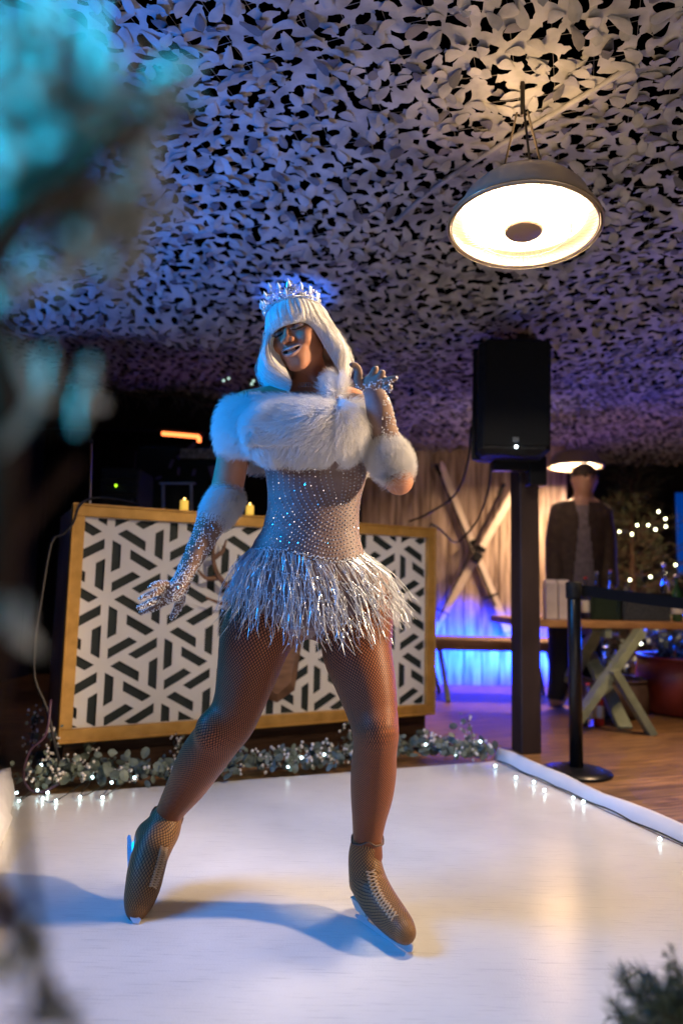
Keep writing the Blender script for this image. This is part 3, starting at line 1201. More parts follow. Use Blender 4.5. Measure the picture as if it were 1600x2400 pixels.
t_, a, b = case('black_speaker', 'black speaker box with a small green light at the left end of the booth', 'speaker', 237, 318, 1095, 1270, 4.35, .35, M['black'])
mb = MB()
mb.ball(P(272, 1138, 4.33), .0075, 8, 6)
mb.build('indicator_light', M['greenled'], t_, smooth=True)
mb = MB()
for k in range(9):
    z_ = a[2] - .06 - k * .05
    mb.box(((a[0] + b[0]) / 2, 4.345, z_), (.19, .012, .012))
mb.build('grille', M['blackmetal'], t_)
t_ = thing('microphone_pole', 'thin upright pale pole standing at the left corner of the booth', 'pole', P(212, 1250, 3.75))
mb = MB()
mb.tube([P(215, 1034, 3.75), P(211, 1192, 3.75), P(210, 1400, 3.75)], .006, 8)
mb.build('pole', M['chrome'], t_, smooth=True)
mb = MB()
mb.ball(P(215, 1036, 3.75), .011, 8, 6, (1, 1, 1.4))
mb.build('tip', M['blackmetal'], t_, smooth=True)

# cables over the left end of the booth
def cable(pts, label, r=.006, m_=M['rubber'], name='cable', n=40):
    mb_ = MB()
    pp = smooth_path(pts, n)
    mb_.tube(pp, r, 6)
    o_ = mb_.build(name, m_, smooth=True, origin=pp[-1])
    return tag(o_, label, 'cable')


cable([P(330, 1183, 3.42), P(270, 1170, 3.40), P(215, 1168, 3.36), P(186, 1187, 3.24), P(172, 1225, 3.22), P(148, 1252, 3.22), P(120, 1275, 3.2), P(95, 1420, 3.15), P(82, 1500, 3.1), P(82, 1590, 3.1), P(110, 1660, 3.1), P(128, 1740, 3.1), P(138, 1800, 3.12), P(100, 1868, 3.05)], 'dark cable draped over the upper left corner of the gold frame', .007)
cable([P(120, 1640, 3.05), P(108, 1720, 3.0), P(70, 1760, 3.0), P(55, 1815, 3.0), P(70, 1850, 3.0), P(100, 1856, 3.0), P(140, 1835, 3.0)], 'purple cable looping down to the floor left of the booth', .006, mat('violet_rubber', (.07, .03, .06), .5))

# ------------------------------------------------------------------ right side: post, loudspeaker, stanchion, cables, skis
pc = G(1240, 1768, DZ)
post = thing('steel_post', 'dark brown square steel post right of the booth carrying the loudspeaker', 'post', pc)
mb = MB()
ph = float(net_z(pc[0], pc[1] + .07)) + .02
mb.box((pc[0], pc[1] + .065, (ph + DZ) / 2), (.125, .125, ph - DZ), rotm('Z', R(14)), bev=.006)
mb.build('shaft', M['steel'], post)
mb = MB()
c_ = P(1215, 1088, 3.86)
mb.box(c_, (.30, .07, .085), bev=.006)
mb.box(P(1255, 1105, 3.86), (.10, .09, .17), bev=.006)
mb.build('bracket', M['blackmetal'], post)

a, b = P(1112, 806, 3.72), P(1276, 1076, 3.72)
spk = thing('loudspeaker', 'large black loudspeaker with a small white light fixed to the steel post', 'loudspeaker', ((a[0] + b[0]) / 2, 3.85, b[2]))
cz, cx, ww, hh = (a[2] + b[2]) / 2, (a[0] + b[0]) / 2, b[0] - a[0], a[2] - b[2]
rz = rotm('Z', R(-6)) @ rotm('Y', R(1.0))
mb = MB()
mb.box((cx + .01, 3.70, cz), (ww, .20, hh), rz, bev=.03)
mb.add(*(lambda V: (V, [(0, 1, 2, 3), (7, 6, 5, 4), (0, 4, 5, 1), (1, 5, 6, 2), (2, 6, 7, 3), (3, 7, 4, 0)]))([np.array([cx, 3.78, cz]) + rz @ np.array(q) for q in ((-ww / 2, 0, -hh / 2), (ww / 2, 0, -hh / 2), (ww / 2, 0, hh / 2), (-ww / 2, 0, hh / 2), (-ww / 3, .17, -hh / 2.1), (ww / 3, .17, -hh / 2.1), (ww / 3, .17, hh / 2.1), (-ww / 3, .17, hh / 2.1))]))
mb.build('cabinet', M['black'], spk)
mb = MB()
mb.box(np.array([cx + .01, 3.596, cz + .01]), (ww - .045, .014, hh - .07), rz, bev=.005)
mb.build('grille', vary(mat('speaker_grille', (.006, .007, .008), .7, spec=.15), (.003, .004, .004), (.013, .014, .015), 260), spk)
mb = MB()
mb.ball(P(1209, 1047, 3.575), .0085, 8, 6)
mb.build('indicator_light', M['whiteled'], spk, smooth=True)
mb = MB()
mb.box(P(1208, 1030, 3.58), (.035, .006, .025), rz, bev=.002)
mb.build('badge', mat('grey_badge', (.05, .07, .09), .4), spk)

sc_ = G(1350, 1812, DZ)
st = thing('belt_stanchion', 'black belt barrier post on a round base at the right edge of the rink', 'belt barrier', sc_)
mb = MB()
mb.lathe([(0, .001), (.172, .001), (.176, .006), (.172, .014), (.12, .026), (.05, .034), (0, .036)], sc_, 40)
mb.build('base', M['blackmetal'], st, smooth=True)
mb = MB()
mb.lathe([(0, .03), (.034, .03), (.034, .88), (.031, .885), (0, .886)], sc_, 24)
mb.build('pole', M['blackmetal'], st, smooth=True)
mb = MB()
mb.lathe([(0, .884), (.038, .884), (.041, .89), (.041, .965), (.036, .972), (0, .974)], sc_, 24)
mb.build('belt_head', M['black'], st, smooth=True)
mb = MB()
b0 = sc_ + np.array([.035, 0, .93])
b1 = b0 + np.array([1.5, -.8, -.07])
k = 14
vs = []
for i in range(k + 1):
    p = b0 + (b1 - b0) * i / k
    sag = -.05 * math.sin(math.pi * min(1, i / k * .9))
    for dz in (-.028, .028):
        for dy in (-.0015, .0015):
            vs.append(p + np.array([0, dy, dz + sag]))
fs = []
for i in range(k):
    o_ = i * 4
    fs += [(o_, o_ + 1, o_ + 5, o_ + 4), (o_ + 2, o_ + 6, o_ + 7, o_ + 3), (o_, o_ + 4, o_ + 6, o_ + 2), (o_ + 1, o_ + 3, o_ + 7, o_ + 5)]
mb.add(vs, fs)
mb.build('belt', mat('black_webbing', (.004, .005, .008), .8, spec=.1), st)

cable([P(1103, 1000, 3.9), P(1095, 1085, 3.95), P(1065, 1160, 4.3), P(1000, 1205, 4.4), P(958, 1222, 4.5)], 'dark cable sagging from the loudspeaker down towards the booth', .007)
cable([P(1150, 1080, 3.95), P(1145, 1140, 4.1), P(1120, 1215, 4.4), P(1080, 1265, 4.6), P(1060, 1268, 4.5), P(1030, 1240, 4.3), P(1010, 1228, 4.2)], 'dark cable hanging under the loudspeaker in a deep loop to the gold frame', .007)


def ski(x0, y0, x1, y1, label, F=6.66):
    a, b = P(x0, y0, F), P(x1, y1, F)
    t_ = thing('ski', label, 'ski', b, 'crossed skis on the board wall')
    d = (a - b) / np.linalg.norm(a - b)
    L = np.linalg.norm(a - b)
    side = np.cross(d, (0, 1, 0))
    k_ = 20
    vs, fs = [], []
    for i in range(k_ + 1):
        s_ = i / k_
        p = b + d * L * s_
        lift = -.10 * max(0, (s_ - .90) / .10) ** 2
        wd_ = .036 * (1 - .12 * math.sin(math.pi * s_)) * (1 if s_ < .93 else math.sqrt(max(.02, 1 - ((s_ - .93) / .07) ** 2)))
        for (sx, sy) in ((-1, 0), (1, 0), (1, .016), (-1, .016)):
            vs.append(p + side * wd_ * sx + np.array([0, sy + lift, 0]))
    for i in range(k_):
        for j in range(4):
            q = (j + 1) % 4
            fs.append((i * 4 + j, i * 4 + q, (i + 1) * 4 + q, (i + 1) * 4 + j))
    fs += [(0, 1, 2, 3), (k_ * 4 + 3, k_ * 4 + 2, k_ * 4 + 1, k_ * 4)]
    mb_ = MB()
    mb_.add(vs, fs)
    mb_.build('ski_board', M['skiwood'], t_)
    mb_ = MB()
    c0 = b + d * L * .47 + np.array([0, -.03, 0])
    fr_ = np.stack([side, np.array([0, 1., 0]), d], 1)
    mb_.box(c0, (.085, .045, .10), fr_, bev=.01)
    mb_.box(c0 + d * .09, (.07, .05, .05), fr_, bev=.01)
    mb_.build('binding', M['black'], t_)


ski(1232, 1105, 1010, 1490, 'pale wooden ski leaning up to the right, crossing in front of the other ski', 6.60)
ski(1030, 1085, 1190, 1480, 'pale wooden ski leaning up to the left, crossed behind the other ski', 6.68)


def skipole(x0, y0, x1, y1, label):
    a, b = P(x0, y0, 6.57), P(x1, y1, 6.57)
    t_ = thing('ski_pole', label, 'ski pole', b, 'ski poles on the board wall')
    mb_ = MB()
    mb_.tube([a, b], .012, 8)
    mb_.build('shaft', mat('dark_pole', (.03, .022, .02), .5), t_, smooth=True)
    mb_ = MB()
    d = (b - a) / np.linalg.norm(b - a)
    c0 = b - d * .10
    q = Vector((0, 0, 1)).rotation_difference(Vector(d)).to_matrix()
    mb_.lathe([(.075, -.006), (.08, 0), (.075, .006), (.068, 0)], c0, 18, np.array(q), close=True)
    for g in range(4):
        e1 = np.array(q) @ np.array([math.cos(g * 1.57), math.sin(g * 1.57), 0])
        mb_.tube([c0 - e1 * .07, c0 + e1 * .07], .005, 5)
    mb_.build('basket', M['black'], t_, smooth=True)
    mb_ = MB()
    mb_.tube([a - d * .12, a], .02, 8)
    mb_.build('grip', M['black'], t_, smooth=True)


skipole(1032, 1115, 1160, 1420, 'dark ski pole slanting down to the right across the board wall')
skipole(1168, 1160, 1025, 1455, 'dark ski pole slanting down to the left across the board wall')

# bench behind
t_ = thing('wooden_bench', 'rough wooden bench lit blue from below in front of the board wall', 'bench', (1.15, 6.0, DZ))
mb = MB()
for k in range(2):
    mb.box((1.2, 5.9 + k * .2, .44), (1.9, .19, .10), bev=.015)
mb.build('seat', M['benchwood'], t_)
for x in (.82, 1.75):
    mb = MB()
    for s_ in (-1, 1):
        beam(mb, (x - .04 * s_, 6.0 + .05 * s_, .43), (x + .09, 6.0 + .26 * s_, DZ), .06, .035, (1, 0, 0))
    mb.build('leg', M['sage'], t_)

# long table with crossed sage legs
tA, tB = P(1385, 1466, 4.75), P(1700, 1468, 5.1)
tz = .70
tab = thing('bar_table', 'orange wooden table on crossed sage-green legs carrying bottles', 'table', (2.2, 5.0, DZ))
mb = MB()
td = np.array([1, .10, 0]) / math.hypot(1, .1)
tn = np.array([-td[1], td[0], 0])
t0 = np.array([1.28, 4.78, 0])
for k in range(5):
    c0 = t0 + td * 1.25 + tn * (.075 + .15 * k)
    mb.box((c0[0], c0[1], tz - .025), (2.5, .146, .05), np.stack([td, tn, np.array([0, 0, 1.])], 1), bev=.004)
mb.build('tabletop', M['oak'], tab)
for u in (.62, 2.1):
    for s_ in (-1, 1):
        mb = MB()
        c0 = t0 + td * u + tn * .375
        beam(mb, c0 + tn * (.30 * s_) + td * .05 * s_ + np.array([0, 0, tz - .055]), c0 - tn * (.46 * s_) + td * .05 * s_ + np.array([0, 0, DZ]), .045, .10, td, bev=.003)
        mb.build('leg', M['sage'], tab)
    mb = MB()
    beam(mb, t0 + td * u + tn * .02 + np.array([0, 0, tz - .085]), t0 + td * u + tn * .73 + np.array([0, 0, tz - .085]), .05, .065, bev=.003)
    mb.build('batten', M['sage'], tab)
# a slanting stay as in the photograph
mb = MB()
beam(mb, P(1500, 1478, 4.72), P(1350, 1690, 4.62), .05, .115, (0, 1, 0), bev=.003)
mb.build('brace', M['sage'], tab)
mb = MB()
beam(mb, P(1436, 1570, 4.60), G(1527, 1722, DZ), .05, .085, (0, 1, 0), bev=.003)
mb.build('leg', M['sage'], tab)


def bottle(x, F, h, r, m_, label, z0=tz, cap=None, lab=True, group='bottles on the bar table', y=1400):
    p = P(x, y, F)
    t__ = thing('bottle', label, 'bottle', (p[0], F, z0), group)
    mb_ = MB()
    prof = [(0, .001), (r * .9, .001), (r, .01), (r, h * .58), (r * .85, h * .66), (r * .38, h * .76), (r * .32, h * .95), (r * .38, h * .96), (r * .38, h * .985), (0, h * .986)]
    mb_.lathe(prof, (p[0], F, z0), 16)
    mb_.build('glass_body', m_, t__, smooth=True)
    mb_ = MB()
    mb_.lathe([(0, h * .986), (r * .42, h * .986), (r * .42, h * 1.04), (0, h * 1.045)], (p[0], F, z0), 12)
    mb_.build('cap', cap or M['chrome'], t__, smooth=True)
    if lab:
        mb_ = MB()
        mb_.lathe([(r + .0006, h * .18), (r + .0012, h * .19), (r + .0012, h * .46), (r + .0006, h * .47)], (p[0], F, z0), 16)
        mb_.build('label_band', M['label'], t__, smooth=True)


bottle(1372, 5.05, .30, .035, M['glass'], 'clear bottle with a white label just right of the belt barrier post', cap=M['red'])
bottle(1398, 5.15, .34, .034, M['glass'], 'slim clear bottle with a silver cap second from the belt barrier post')
bottle(1431, 5.2, .36, .034, M['glass'], 'tall clear bottle with its neck above the black belt', cap=M['pinkcup'])
bottle(1585, 5.0, .33, .04, M['greenglass'], 'green bottle at the right end of the bar table')
bottle(1556, 5.3, .42, .035, M['glass'], 'tallest clear bottle in front of the fairy-lit fir tree')
# crates on the table
for (x0, x1, F, m_, lb) in ((1385, 1452, 4.98, mat('dark_green_crate', (.012, .03, .018), .5), 'dark green drinks crate on the table below the belt'), (1458, 1570, 5.0, vary(mat('slate_crate', (.04, .05, .055), .6), (.02, .026, .03), (.07, .08, .085), 60), 'speckled grey box on the table right of the green crate')):
    a, b = P(x0, 1400, F), P(x1, 1400, F)
    t__ = thing('crate', lb, 'crate', ((a[0] + b[0]) / 2, F + .15, tz), 'boxes on the bar table')
    mb = MB()
    wx = b[0] - a[0]
    mb.box(((a[0] + b[0]) / 2, F + .15, tz + .012), (wx, .3, .02), bev=.003)
    for sx in (a[0] + .008, b[0] - .008):
        mb.box((sx, F + .15, tz + .11), (.014, .3, .18), bev=.003)
    for sy in (F + .008, F + .292):
        mb.box(((a[0] + b[0]) / 2, sy, tz + .11), (wx - .036, .014, .18), bev=.003)
    mb.build('shell', m_, t__)
    mb = MB()
    mb.box(((a[0] + b[0]) / 2, F - .005, tz + .195), (wx + .01, .02, .022), bev=.004)
    mb.build('rim', M['label'] if x0 == 1385 else M['black'], t__)
for k, (x, lb) in enumerate(((1288, 'cream carton standing on the table beside the steel post'), (1318, 'cream carton second from the steel post on the table'), (1304, 'cream carton standing behind two others by the steel post'))):
    F = 4.95 if k < 2 else 5.15
    p = P(x, 1400, F)
    t__ = thing('carton', lb, 'carton', (p[0], F, tz), 'cream cartons on the bar table')
    mb = MB()
    mb.box((p[0], F, tz + .128), (.083, .083, .255), bev=.004)
    mb.build('box_body', M['whitecard'], t__)
    mb = MB()
    mb.add([(p[0] - .04, F - .04, tz + .257), (p[0] + .04, F - .04, tz + .257), (p[0] + .04, F + .04, tz + .257), (p[0] - .04, F + .04, tz + .257), (p[0] - .04, F, tz + .285), (p[0] + .04, F, tz + .285)], [(0, 1, 5, 4), (2, 3, 4, 5), (0, 4, 3), (1, 2, 5)])
    mb.build('gable_top', M['whitecard'], t__)
cA = P(1203, 1440, 4.85)
t__ = thing('paper_cups', 'stack of dusky pink paper cups at the left end of the bar table', 'cups', (cA[0] + .13, 4.95, tz))
mb = MB()
for k in range(9):
    z_ = tz + k * .022
    mb.lathe([(.026, z_ + .001), (.0375, z_ + .085), (.0395, z_ + .088), (.0365, z_ + .088), (.025, z_ + .004), (0, z_ + .003)], (cA[0] + .13, 4.95, 0), 18)
mb.build('cup_stack', M['pinkcup'], t__, smooth=True)
# cans and pots on the floor
for (x, y, h, r, m_, lb, lab) in ((1377, 1702, .28, .036, M['glass'], 'clear bottle standing on the deck under the table', True), (1402, 1700, .29, .036, M['red'], 'red bottle standing on the deck under the table beside the clear one', True)):
    g_ = G(x, y, DZ)
    bottle(x, g_[1], h, r, m_, lb, DZ, M['red'], lab, 'bottles on the deck under the table', y)


def pot(c, r, h, m_, name, label):
    t__ = thing(name, label, 'planter', c)
    mb_ = MB()
    mb_.lathe([(0, .001), (r * .8, .001), (r, .03), (r * 1.02, h * .6), (r * .97, h), (r * .90, h), (r * .90, h - .05), (0, h - .05)], c, 36)
    mb_.build('pot_wall', m_, t__, smooth=True)
    mb_ = MB()
    mb_.lathe([(r * .97 - .002, h - .002), (r * 1.0, h - .002), (r * 1.0, h + .02), (r * .9, h + .02), (r * .88, h - .002)], c, 36)
    mb_.build('rim', m_, t__, smooth=True)
    return t__


pot(G(1455, 1690, DZ) + np.array([.05, .25, 0]), .24, .26, M['brownpot'], 'plant_pot', 'brown round plant pot on the deck behind the table legs')
pot(G(1600, 1690, DZ) + np.array([.18, .35, 0]), .34, .42, M['redpot'], 'barrel_planter', 'dark red barrel planter at the right edge of the picture')
# blue-lit plants behind
def leafy(name, label, cat, c, h, spread, n, m_, lw=.02, ll=.06, seed=1):
    rg = np.random.default_rng(seed)
    t__ = thing(name, label, cat, c)
    st_, lf_ = MB(), MB()
    for i in range(n):
        a_ = rg.uniform(0, 6.28)
        tip = np.array(c) + np.array([math.cos(a_) * spread * rg.uniform(.2, 1), math.sin(a_) * spread * rg.uniform(.2, 1), h * rg.uniform(.5, 1)])
        mid = (np.array(c) + tip) / 2 + np.array([0, 0, .12 * h])
        pts = smooth_path([np.array(c) + rg.uniform(-.03, .03, 3) * (1, 1, 0), mid, tip], 8)
        st_.tube(pts, np.linspace(.005, .002, len(pts)), 5)
        for p in pts[2:]:
            for _ in range(3):
                d = rg.normal(0, 1, 3)
                d /= np.linalg.norm(d)
                s_ = np.cross(d, rg.normal(0, 1, 3))
                s_ /= np.linalg.norm(s_)
                L_ = ll * rg.uniform(.6, 1.2)
                lf_.add([p, p + d * L_ * .45 + s_ * lw, p + d * L_, p + d * L_ * .45 - s_ * lw], [(0, 1, 2, 3)])
    st_.build('stems', M['bark'], t__)
    lf_.build('foliage', m_, t__)
    return t__


M['blueleaf'] = mat('glossy_leaf', (.25, .32, .28), .3)
leafy('potted_plant', 'glossy leafy plant lit blue behind the red barrel planter', 'plant', np.array([2.75, 5.75, .28]), .55, .38, 26, M['blueleaf'], .02, .07, 3)
leafy('potted_plant', 'low blue-lit plant behind the crossed table legs', 'plant', np.array([2.2, 5.75, .1]), .45, .35, 22, M['blueleaf'], .018, .06, 4)

# blue lit panel far right
t_ = thing('lit_panel', 'blue lit panel beside the fir tree at the right edge', 'lit panel', P(1620, 1400, 7.0))
mb = MB()
a, b = P(1582, 1155, 7.0), P(1760, 1350, 7.0)
mb.box(((a[0] + b[0]) / 2, 7.0, (a[2] + b[2]) / 2), (b[0] - a[0], .03, a[2] - b[2]), bev=.004)
mb.build('light_face', M['screen'], t_)
mb = MB()
mb.box(((a[0] + b[0]) / 2, 7.03, (a[2] + b[2]) / 2), (b[0] - a[0] + .05, .03, a[2] - b[2] + .05), bev=.004)
mb.build('rear_frame', M['black'], t_)
# ------------------------------------------------------------------ heaters
def heater(name, label, c, R_=.245, tilt=(0, 0), dome=(.62, .5, .36)):
    c = np.array(c)
    t_ = thing(name, label, 'heater', c, 'round hanging heaters')
    rot = rotm('X', tilt[0]) @ rotm('Y', tilt[1])
    k = R_ / .245
    W = lambda p: c + rot @ (np.array(p) * k)
    mb_ = MB()
    prof = [(.245, -.012), (.247, 0), (.243, .012), (.215, .05), (.20, .085), (.17, .118), (.11, .14), (.05, .15), (0, .152), (0, .148), (.05, .146), (.11, .136), (.165, .114), (.195, .082), (.21, .048), (.237, .010), (.238, -.010)]
    mb_.lathe([(a * k, z * k) for a, z in prof], c, 48, rot)
    mb_.build('dome', mat('dome_baked_tone', dome, .35, coat=.4), t_, smooth=True)  # glow and shade put into the colour: light near dome, dark far one
    mb_ = MB()
    # glowing ring elements
    for rr, zz, tr in ((.135, .035, .011), (.185, .045, .008)):
        n_, s_ = 56, 8
        vs, fs = [], []
        for i in range(n_):
            a = 2 * math.pi * i / n_
            for j in range(s_):
                b_ = 2 * math.pi * j / s_
                q = rr + tr * math.cos(b_)
                vs.append(W((q * math.cos(a), q * math.sin(a), zz + tr * math.sin(b_))))
        for i in range(n_):
            for j in range(s_):
                fs.append((i * s_ + j, ((i + 1) % n_) * s_ + j, ((i + 1) % n_) * s_ + (j + 1) % s_, i * s_ + (j + 1) % s_))
        mb_.add(vs, fs)
    mb_.build('heating_ring', mat('glowing_halogen_ring', (1, .8, .5), .4, emis=(1, .74, .42), estr=25), t_, smooth=True)
    mb_ = MB()
    mb_.lathe([(a * k, z * k) for a, z in [(.0, .03), (.198, .03), (.203, .05), (.19, .075), (.12, .112), (0, .12)]], c, 48, rot)
    mb_.build('reflector', mat('glowing_reflector', (1, .85, .6), .4, emis=(1, .82, .55), estr=4.5), t_, smooth=True)
    mb_ = MB()
    mb_.lathe([(a * k, z * k) for a, z in [(0, -.022), (.056, -.022), (.062, -.014), (.06, .01), (0, .012)]], c, 32, rot)
    mb_.build('centre_cap', mat('cap_enamel', (.30, .2, .13), .5), t_, smooth=True)
    mb_ = MB()
    for i in range(72):
        a = 2 * math.pi * i / 72
        pts = [W((.060 * math.cos(a), .060 * math.sin(a), -.014)), W((.15 * math.cos(a), .15 * math.sin(a), -.020)), W((.215 * math.cos(a), .215 * math.sin(a), -.012)), W((.240 * math.cos(a), .240 * math.sin(a), .0))]
        mb_.tube(pts, .0007 * k, 4, False)
    for rr, zz in ((.06, -.014), (.15, -.020), (.233, -.006), (.246, -.004)):
        pts = [W((rr * math.cos(a), rr * math.sin(a), zz)) for a in np.linspace(0, 2 * math.pi, 49)]
        mb_.tube(pts, (.0016 if rr < .2 else .0035) * k, 5, False)
    mb_.build('wire_guard', mat('guard_wire', (.5, .42, .3), .3, metal=.8), t_, smooth=True)
    mb_ = MB()
    top_ = float(net_z(c[0], c[1]))
    for a in (.4, 2.5, 4.6):
        p = W((.10 * math.cos(a), .10 * math.sin(a), .14))
        mb_.tube([p, c + np.array([.02 * math.cos(a), .02 * math.sin(a), max(.3, top_ - c[2] - .1)])], .004, 6)
    mb_.tube([c + np.array([0, 0, max(.28, top_ - c[2] - .12)]), c + np.array([0, 0, top_ - c[2] + .03])], .008, 6)
    mb_.build('hanging_chain', mat('chain_metal', (.05, .04, .03), .6, metal=.3), t_, smooth=True)
    return t_


heater('hanging_heater', 'large glowing round heater hanging under the net at the upper right', HEAT, tilt=(R(-3), R(4)))
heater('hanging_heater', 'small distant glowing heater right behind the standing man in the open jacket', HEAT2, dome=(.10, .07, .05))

# ------------------------------------------------------------------ fir boughs: one needle routine for every conifer
def needles(mb_, a, b, n, ln, wd, ang=.9, rg=rng, jit=.25):
    """n needles around the twig a-b"""
    a, b = np.array(a), np.array(b)
    d = (b - a)
    L = np.linalg.norm(d)
    d /= L
    e1 = np.cross(d, (0.3, .2, 1))
    e1 /= np.linalg.norm(e1)
    e2 = np.cross(d, e1)
    for i in range(n):
        s_ = rg.uniform(0, 1)
        q = rg.uniform(0, 6.283)
        o_ = a + d * L * s_
        dd = d * math.cos(ang) + (e1 * math.cos(q) + e2 * math.sin(q)) * math.sin(ang) + rg.normal(0, jit * .3, 3)
        dd /= np.linalg.norm(dd)
        l_ = ln * rg.uniform(.6, 1.1) * (1 - .35 * s_)
        sd = np.cross(dd, rg.normal(0, 1, 3))
        sd /= np.linalg.norm(sd) + 1e-9
        mb_.add([o_ - sd * wd, o_ + sd * wd, o_ + dd * l_], [(0, 1, 2)])


def bough(tw, nd, a, b, twigs, tl, nn, ln, wd, r=.006, rg=rng, droop=.0):
    """main stem a-b with side twigs"""
    a, b = np.array(a, float), np.array(b, float)
    d = b - a
    L = np.linalg.norm(d)
    pts = smooth_path([a, (a + b) / 2 + rg.normal(0, .03 * L, 3), b], 10)
    tw.tube(pts, np.linspace(r, r * .35, len(pts)), 6)
    u_ = d / L
    for i in range(twigs):
        s_ = .12 + .88 * i / max(1, twigs - 1)
        o_ = pts[min(len(pts) - 1, int(s_ * (len(pts) - 1)))]
        sd = np.cross(u_, rg.normal(0, 1, 3))
        sd /= np.linalg.norm(sd)
        e_ = o_ + (u_ * .75 + sd * .75) * tl * (1.15 - .6 * s_) * rg.uniform(.7, 1.2) + np.array([0, 0, -droop * rg.random()])
        tw.tube([o_, e_], [r * .4, r * .2], 5)
        needles(nd, o_, e_, nn, ln, wd, rg=rg)
    needles(nd, pts[2], pts[-1], nn * 2, ln, wd, rg=rg)


# the fairy-lit Christmas tree on the right
tc_ = np.array([2.95, 6.9, DZ])
xt = thing('fir_tree', 'dark fir tree hung with fairy lights behind the bar table', 'fir tree', tc_)
mb = MB()
mb.tube([tc_, tc_ + (0, 0, 2.1)], [.05, .012], 10)
mb.build('trunk', M['bark'], xt, smooth=True)
tw, nd = MB(), MB()
rg = np.random.default_rng(5)
for i in range(120):
    z_ = .35 + 1.7 * (i / 120)
    a_ = rg.uniform(0, 6.28)
    L_ = (.85 * (1 - (z_ - .3) / 1.95) + .10) * rg.uniform(.75, 1.1)
    o_ = tc_ + (0, 0, z_)
    bough(tw, nd, o_, o_ + np.array([math.cos(a_) * L_, math.sin(a_) * L_, .10 + .1 * L_ + rg.uniform(-.1, .15)]), 7, .22, 26, .035, .0022, .007, rg)
tw.build('branches', M['bark'], xt)
nd.build('crown', M['pine'], xt)
lt = thing('tree_lights', 'warm fairy lights strung over the fir tree', 'string lights', tc_ + (0, -.3, .8), 'strings of fairy lights')
bul = []
for (x, y) in ((1542, 1199), (1558, 1216), (1559, 1234), (1535, 1241), (1492, 1231), (1518, 1231), (1480, 1252), (1450, 1246), (1582, 1324), (1523, 1352), (1475, 1359), (1556, 1343), (1501, 1509)):
    bul.append(P(x, y, 6.15 + .3 * random.random()))
for b in bul:
    q = MB()
    q.ball(b, .0105, 8, 6)
    q.build('bulb', M['ledtree'], lt, smooth=True)
mb = MB()
order = sorted(bul, key=lambda p: -p[2])
mb.tube(smooth_path(order, 80), .002, 5)
mb.build('cable', M['wire'], lt)

# ------------------------------------------------------------------ eucalyptus and berry garland in front of the booth
ga = thing('eucalyptus_garland', 'eucalyptus garland with white berries lying along the far edge of the rink', 'garland', (A_ + B_) / 2 + np.array([0, .08, 0]))
gpix = [(60, 1850, 0), (150, 1830, .02), (260, 1833, .02), (380, 1832, .02), (500, 1822, .03), (600, 1806, .03), (700, 1800, .04), (800, 1792, .03), (900, 1775, .04), (1000, 1768, .04), (1080, 1778, .03), (1150, 1775, .02)]
gp_ = smooth_path([G(x, y, .02) + np.array([0, .05, 0]) for x, y, z in gpix], 60)
rg = np.random.default_rng(9)
lv, br_, tw = MB(), MB(), MB()
tw.tube(gp_ + np.array([0, 0, .02]), .006, 6)


def eleaf(c, r, nrm, mb_):
    nrm = nrm / np.linalg.norm(nrm)
    a = np.cross(nrm, rg.normal(0, 1, 3))
    a /= np.linalg.norm(a)
    b = np.cross(nrm, a)
    vs = [c + nrm * r * .15]
    for k in range(9):
        q = 2 * math.pi * k / 9
        rr = r * (1.2 if k == 0 else 1)
        vs.append(c + a * rr * math.cos(q) + b * rr * .82 * math.sin(q))
    mb_.add(vs, [(0, 1 + k, 1 + (k + 1) % 9) for k in range(9)])


for i in range(950):
    s_ = rg.uniform(0, 1)
    c = gp_[int(s_ * (len(gp_) - 1))] + rg.normal(0, 1, 3) * np.array([.05, .045, .0]) + np.array([0, 0, abs(rg.normal(.028, .028)) + .004])
    eleaf(c, rg.uniform(.012, .026), rg.normal(0, 1, 3) + np.array([0, -.6, .5]), lv)
for i in range(110):
    s_ = rg.uniform(0, 1)
    c = gp_[int(s_ * (len(gp_) - 1))] + rg.normal(0, 1, 3) * np.array([.06, .05, .0]) + np.array([0, 0, abs(rg.normal(.03, .03)) + .01])
    for _ in range(rg.integers(2, 6)):
        br_.ball(c + rg.normal(0, .013, 3), rg.uniform(.0055, .0085), 8, 6)
# taller sprigs
for (x, y, hh, dx) in ((415, 1800, .16, -.02), (800, 1762, .13, .04), (880, 1770, .10, 0), (1110, 1775, .20, -.03), (120, 1830, .22, -.03), (60, 1800, .28, .02), (180, 1810, .12, .05)):
    o_ = G(x, y, .01) + np.array([0, .04, 0])
    e_ = o_ + np.array([dx, 0, hh])
    tw.tube(smooth_path([o_, (o_ + e_) / 2 + rg.normal(0, .012, 3), e_], 8), .0022, 5)
    for k in range(int(hh * 190)):
        s_ = rg.uniform(.15, 1)
        c = o_ + (e_ - o_) * s_ + rg.normal(0, .020, 3)
        if rg.random() < .5:
            eleaf(c, rg.uniform(.008, .018), rg.normal(0, 1, 3) + np.array([0, -.6, .3]), lv)
        else:
            br_.ball(c, rg.uniform(.005, .008), 8, 6)
tw.build('stem', M['bark'], ga)
tag(lv.build('leaves', M['euca'], ga), kind='stuff')
tag(br_.build('berries', M['pearl'], ga, smooth=True), kind='stuff')
gb = []
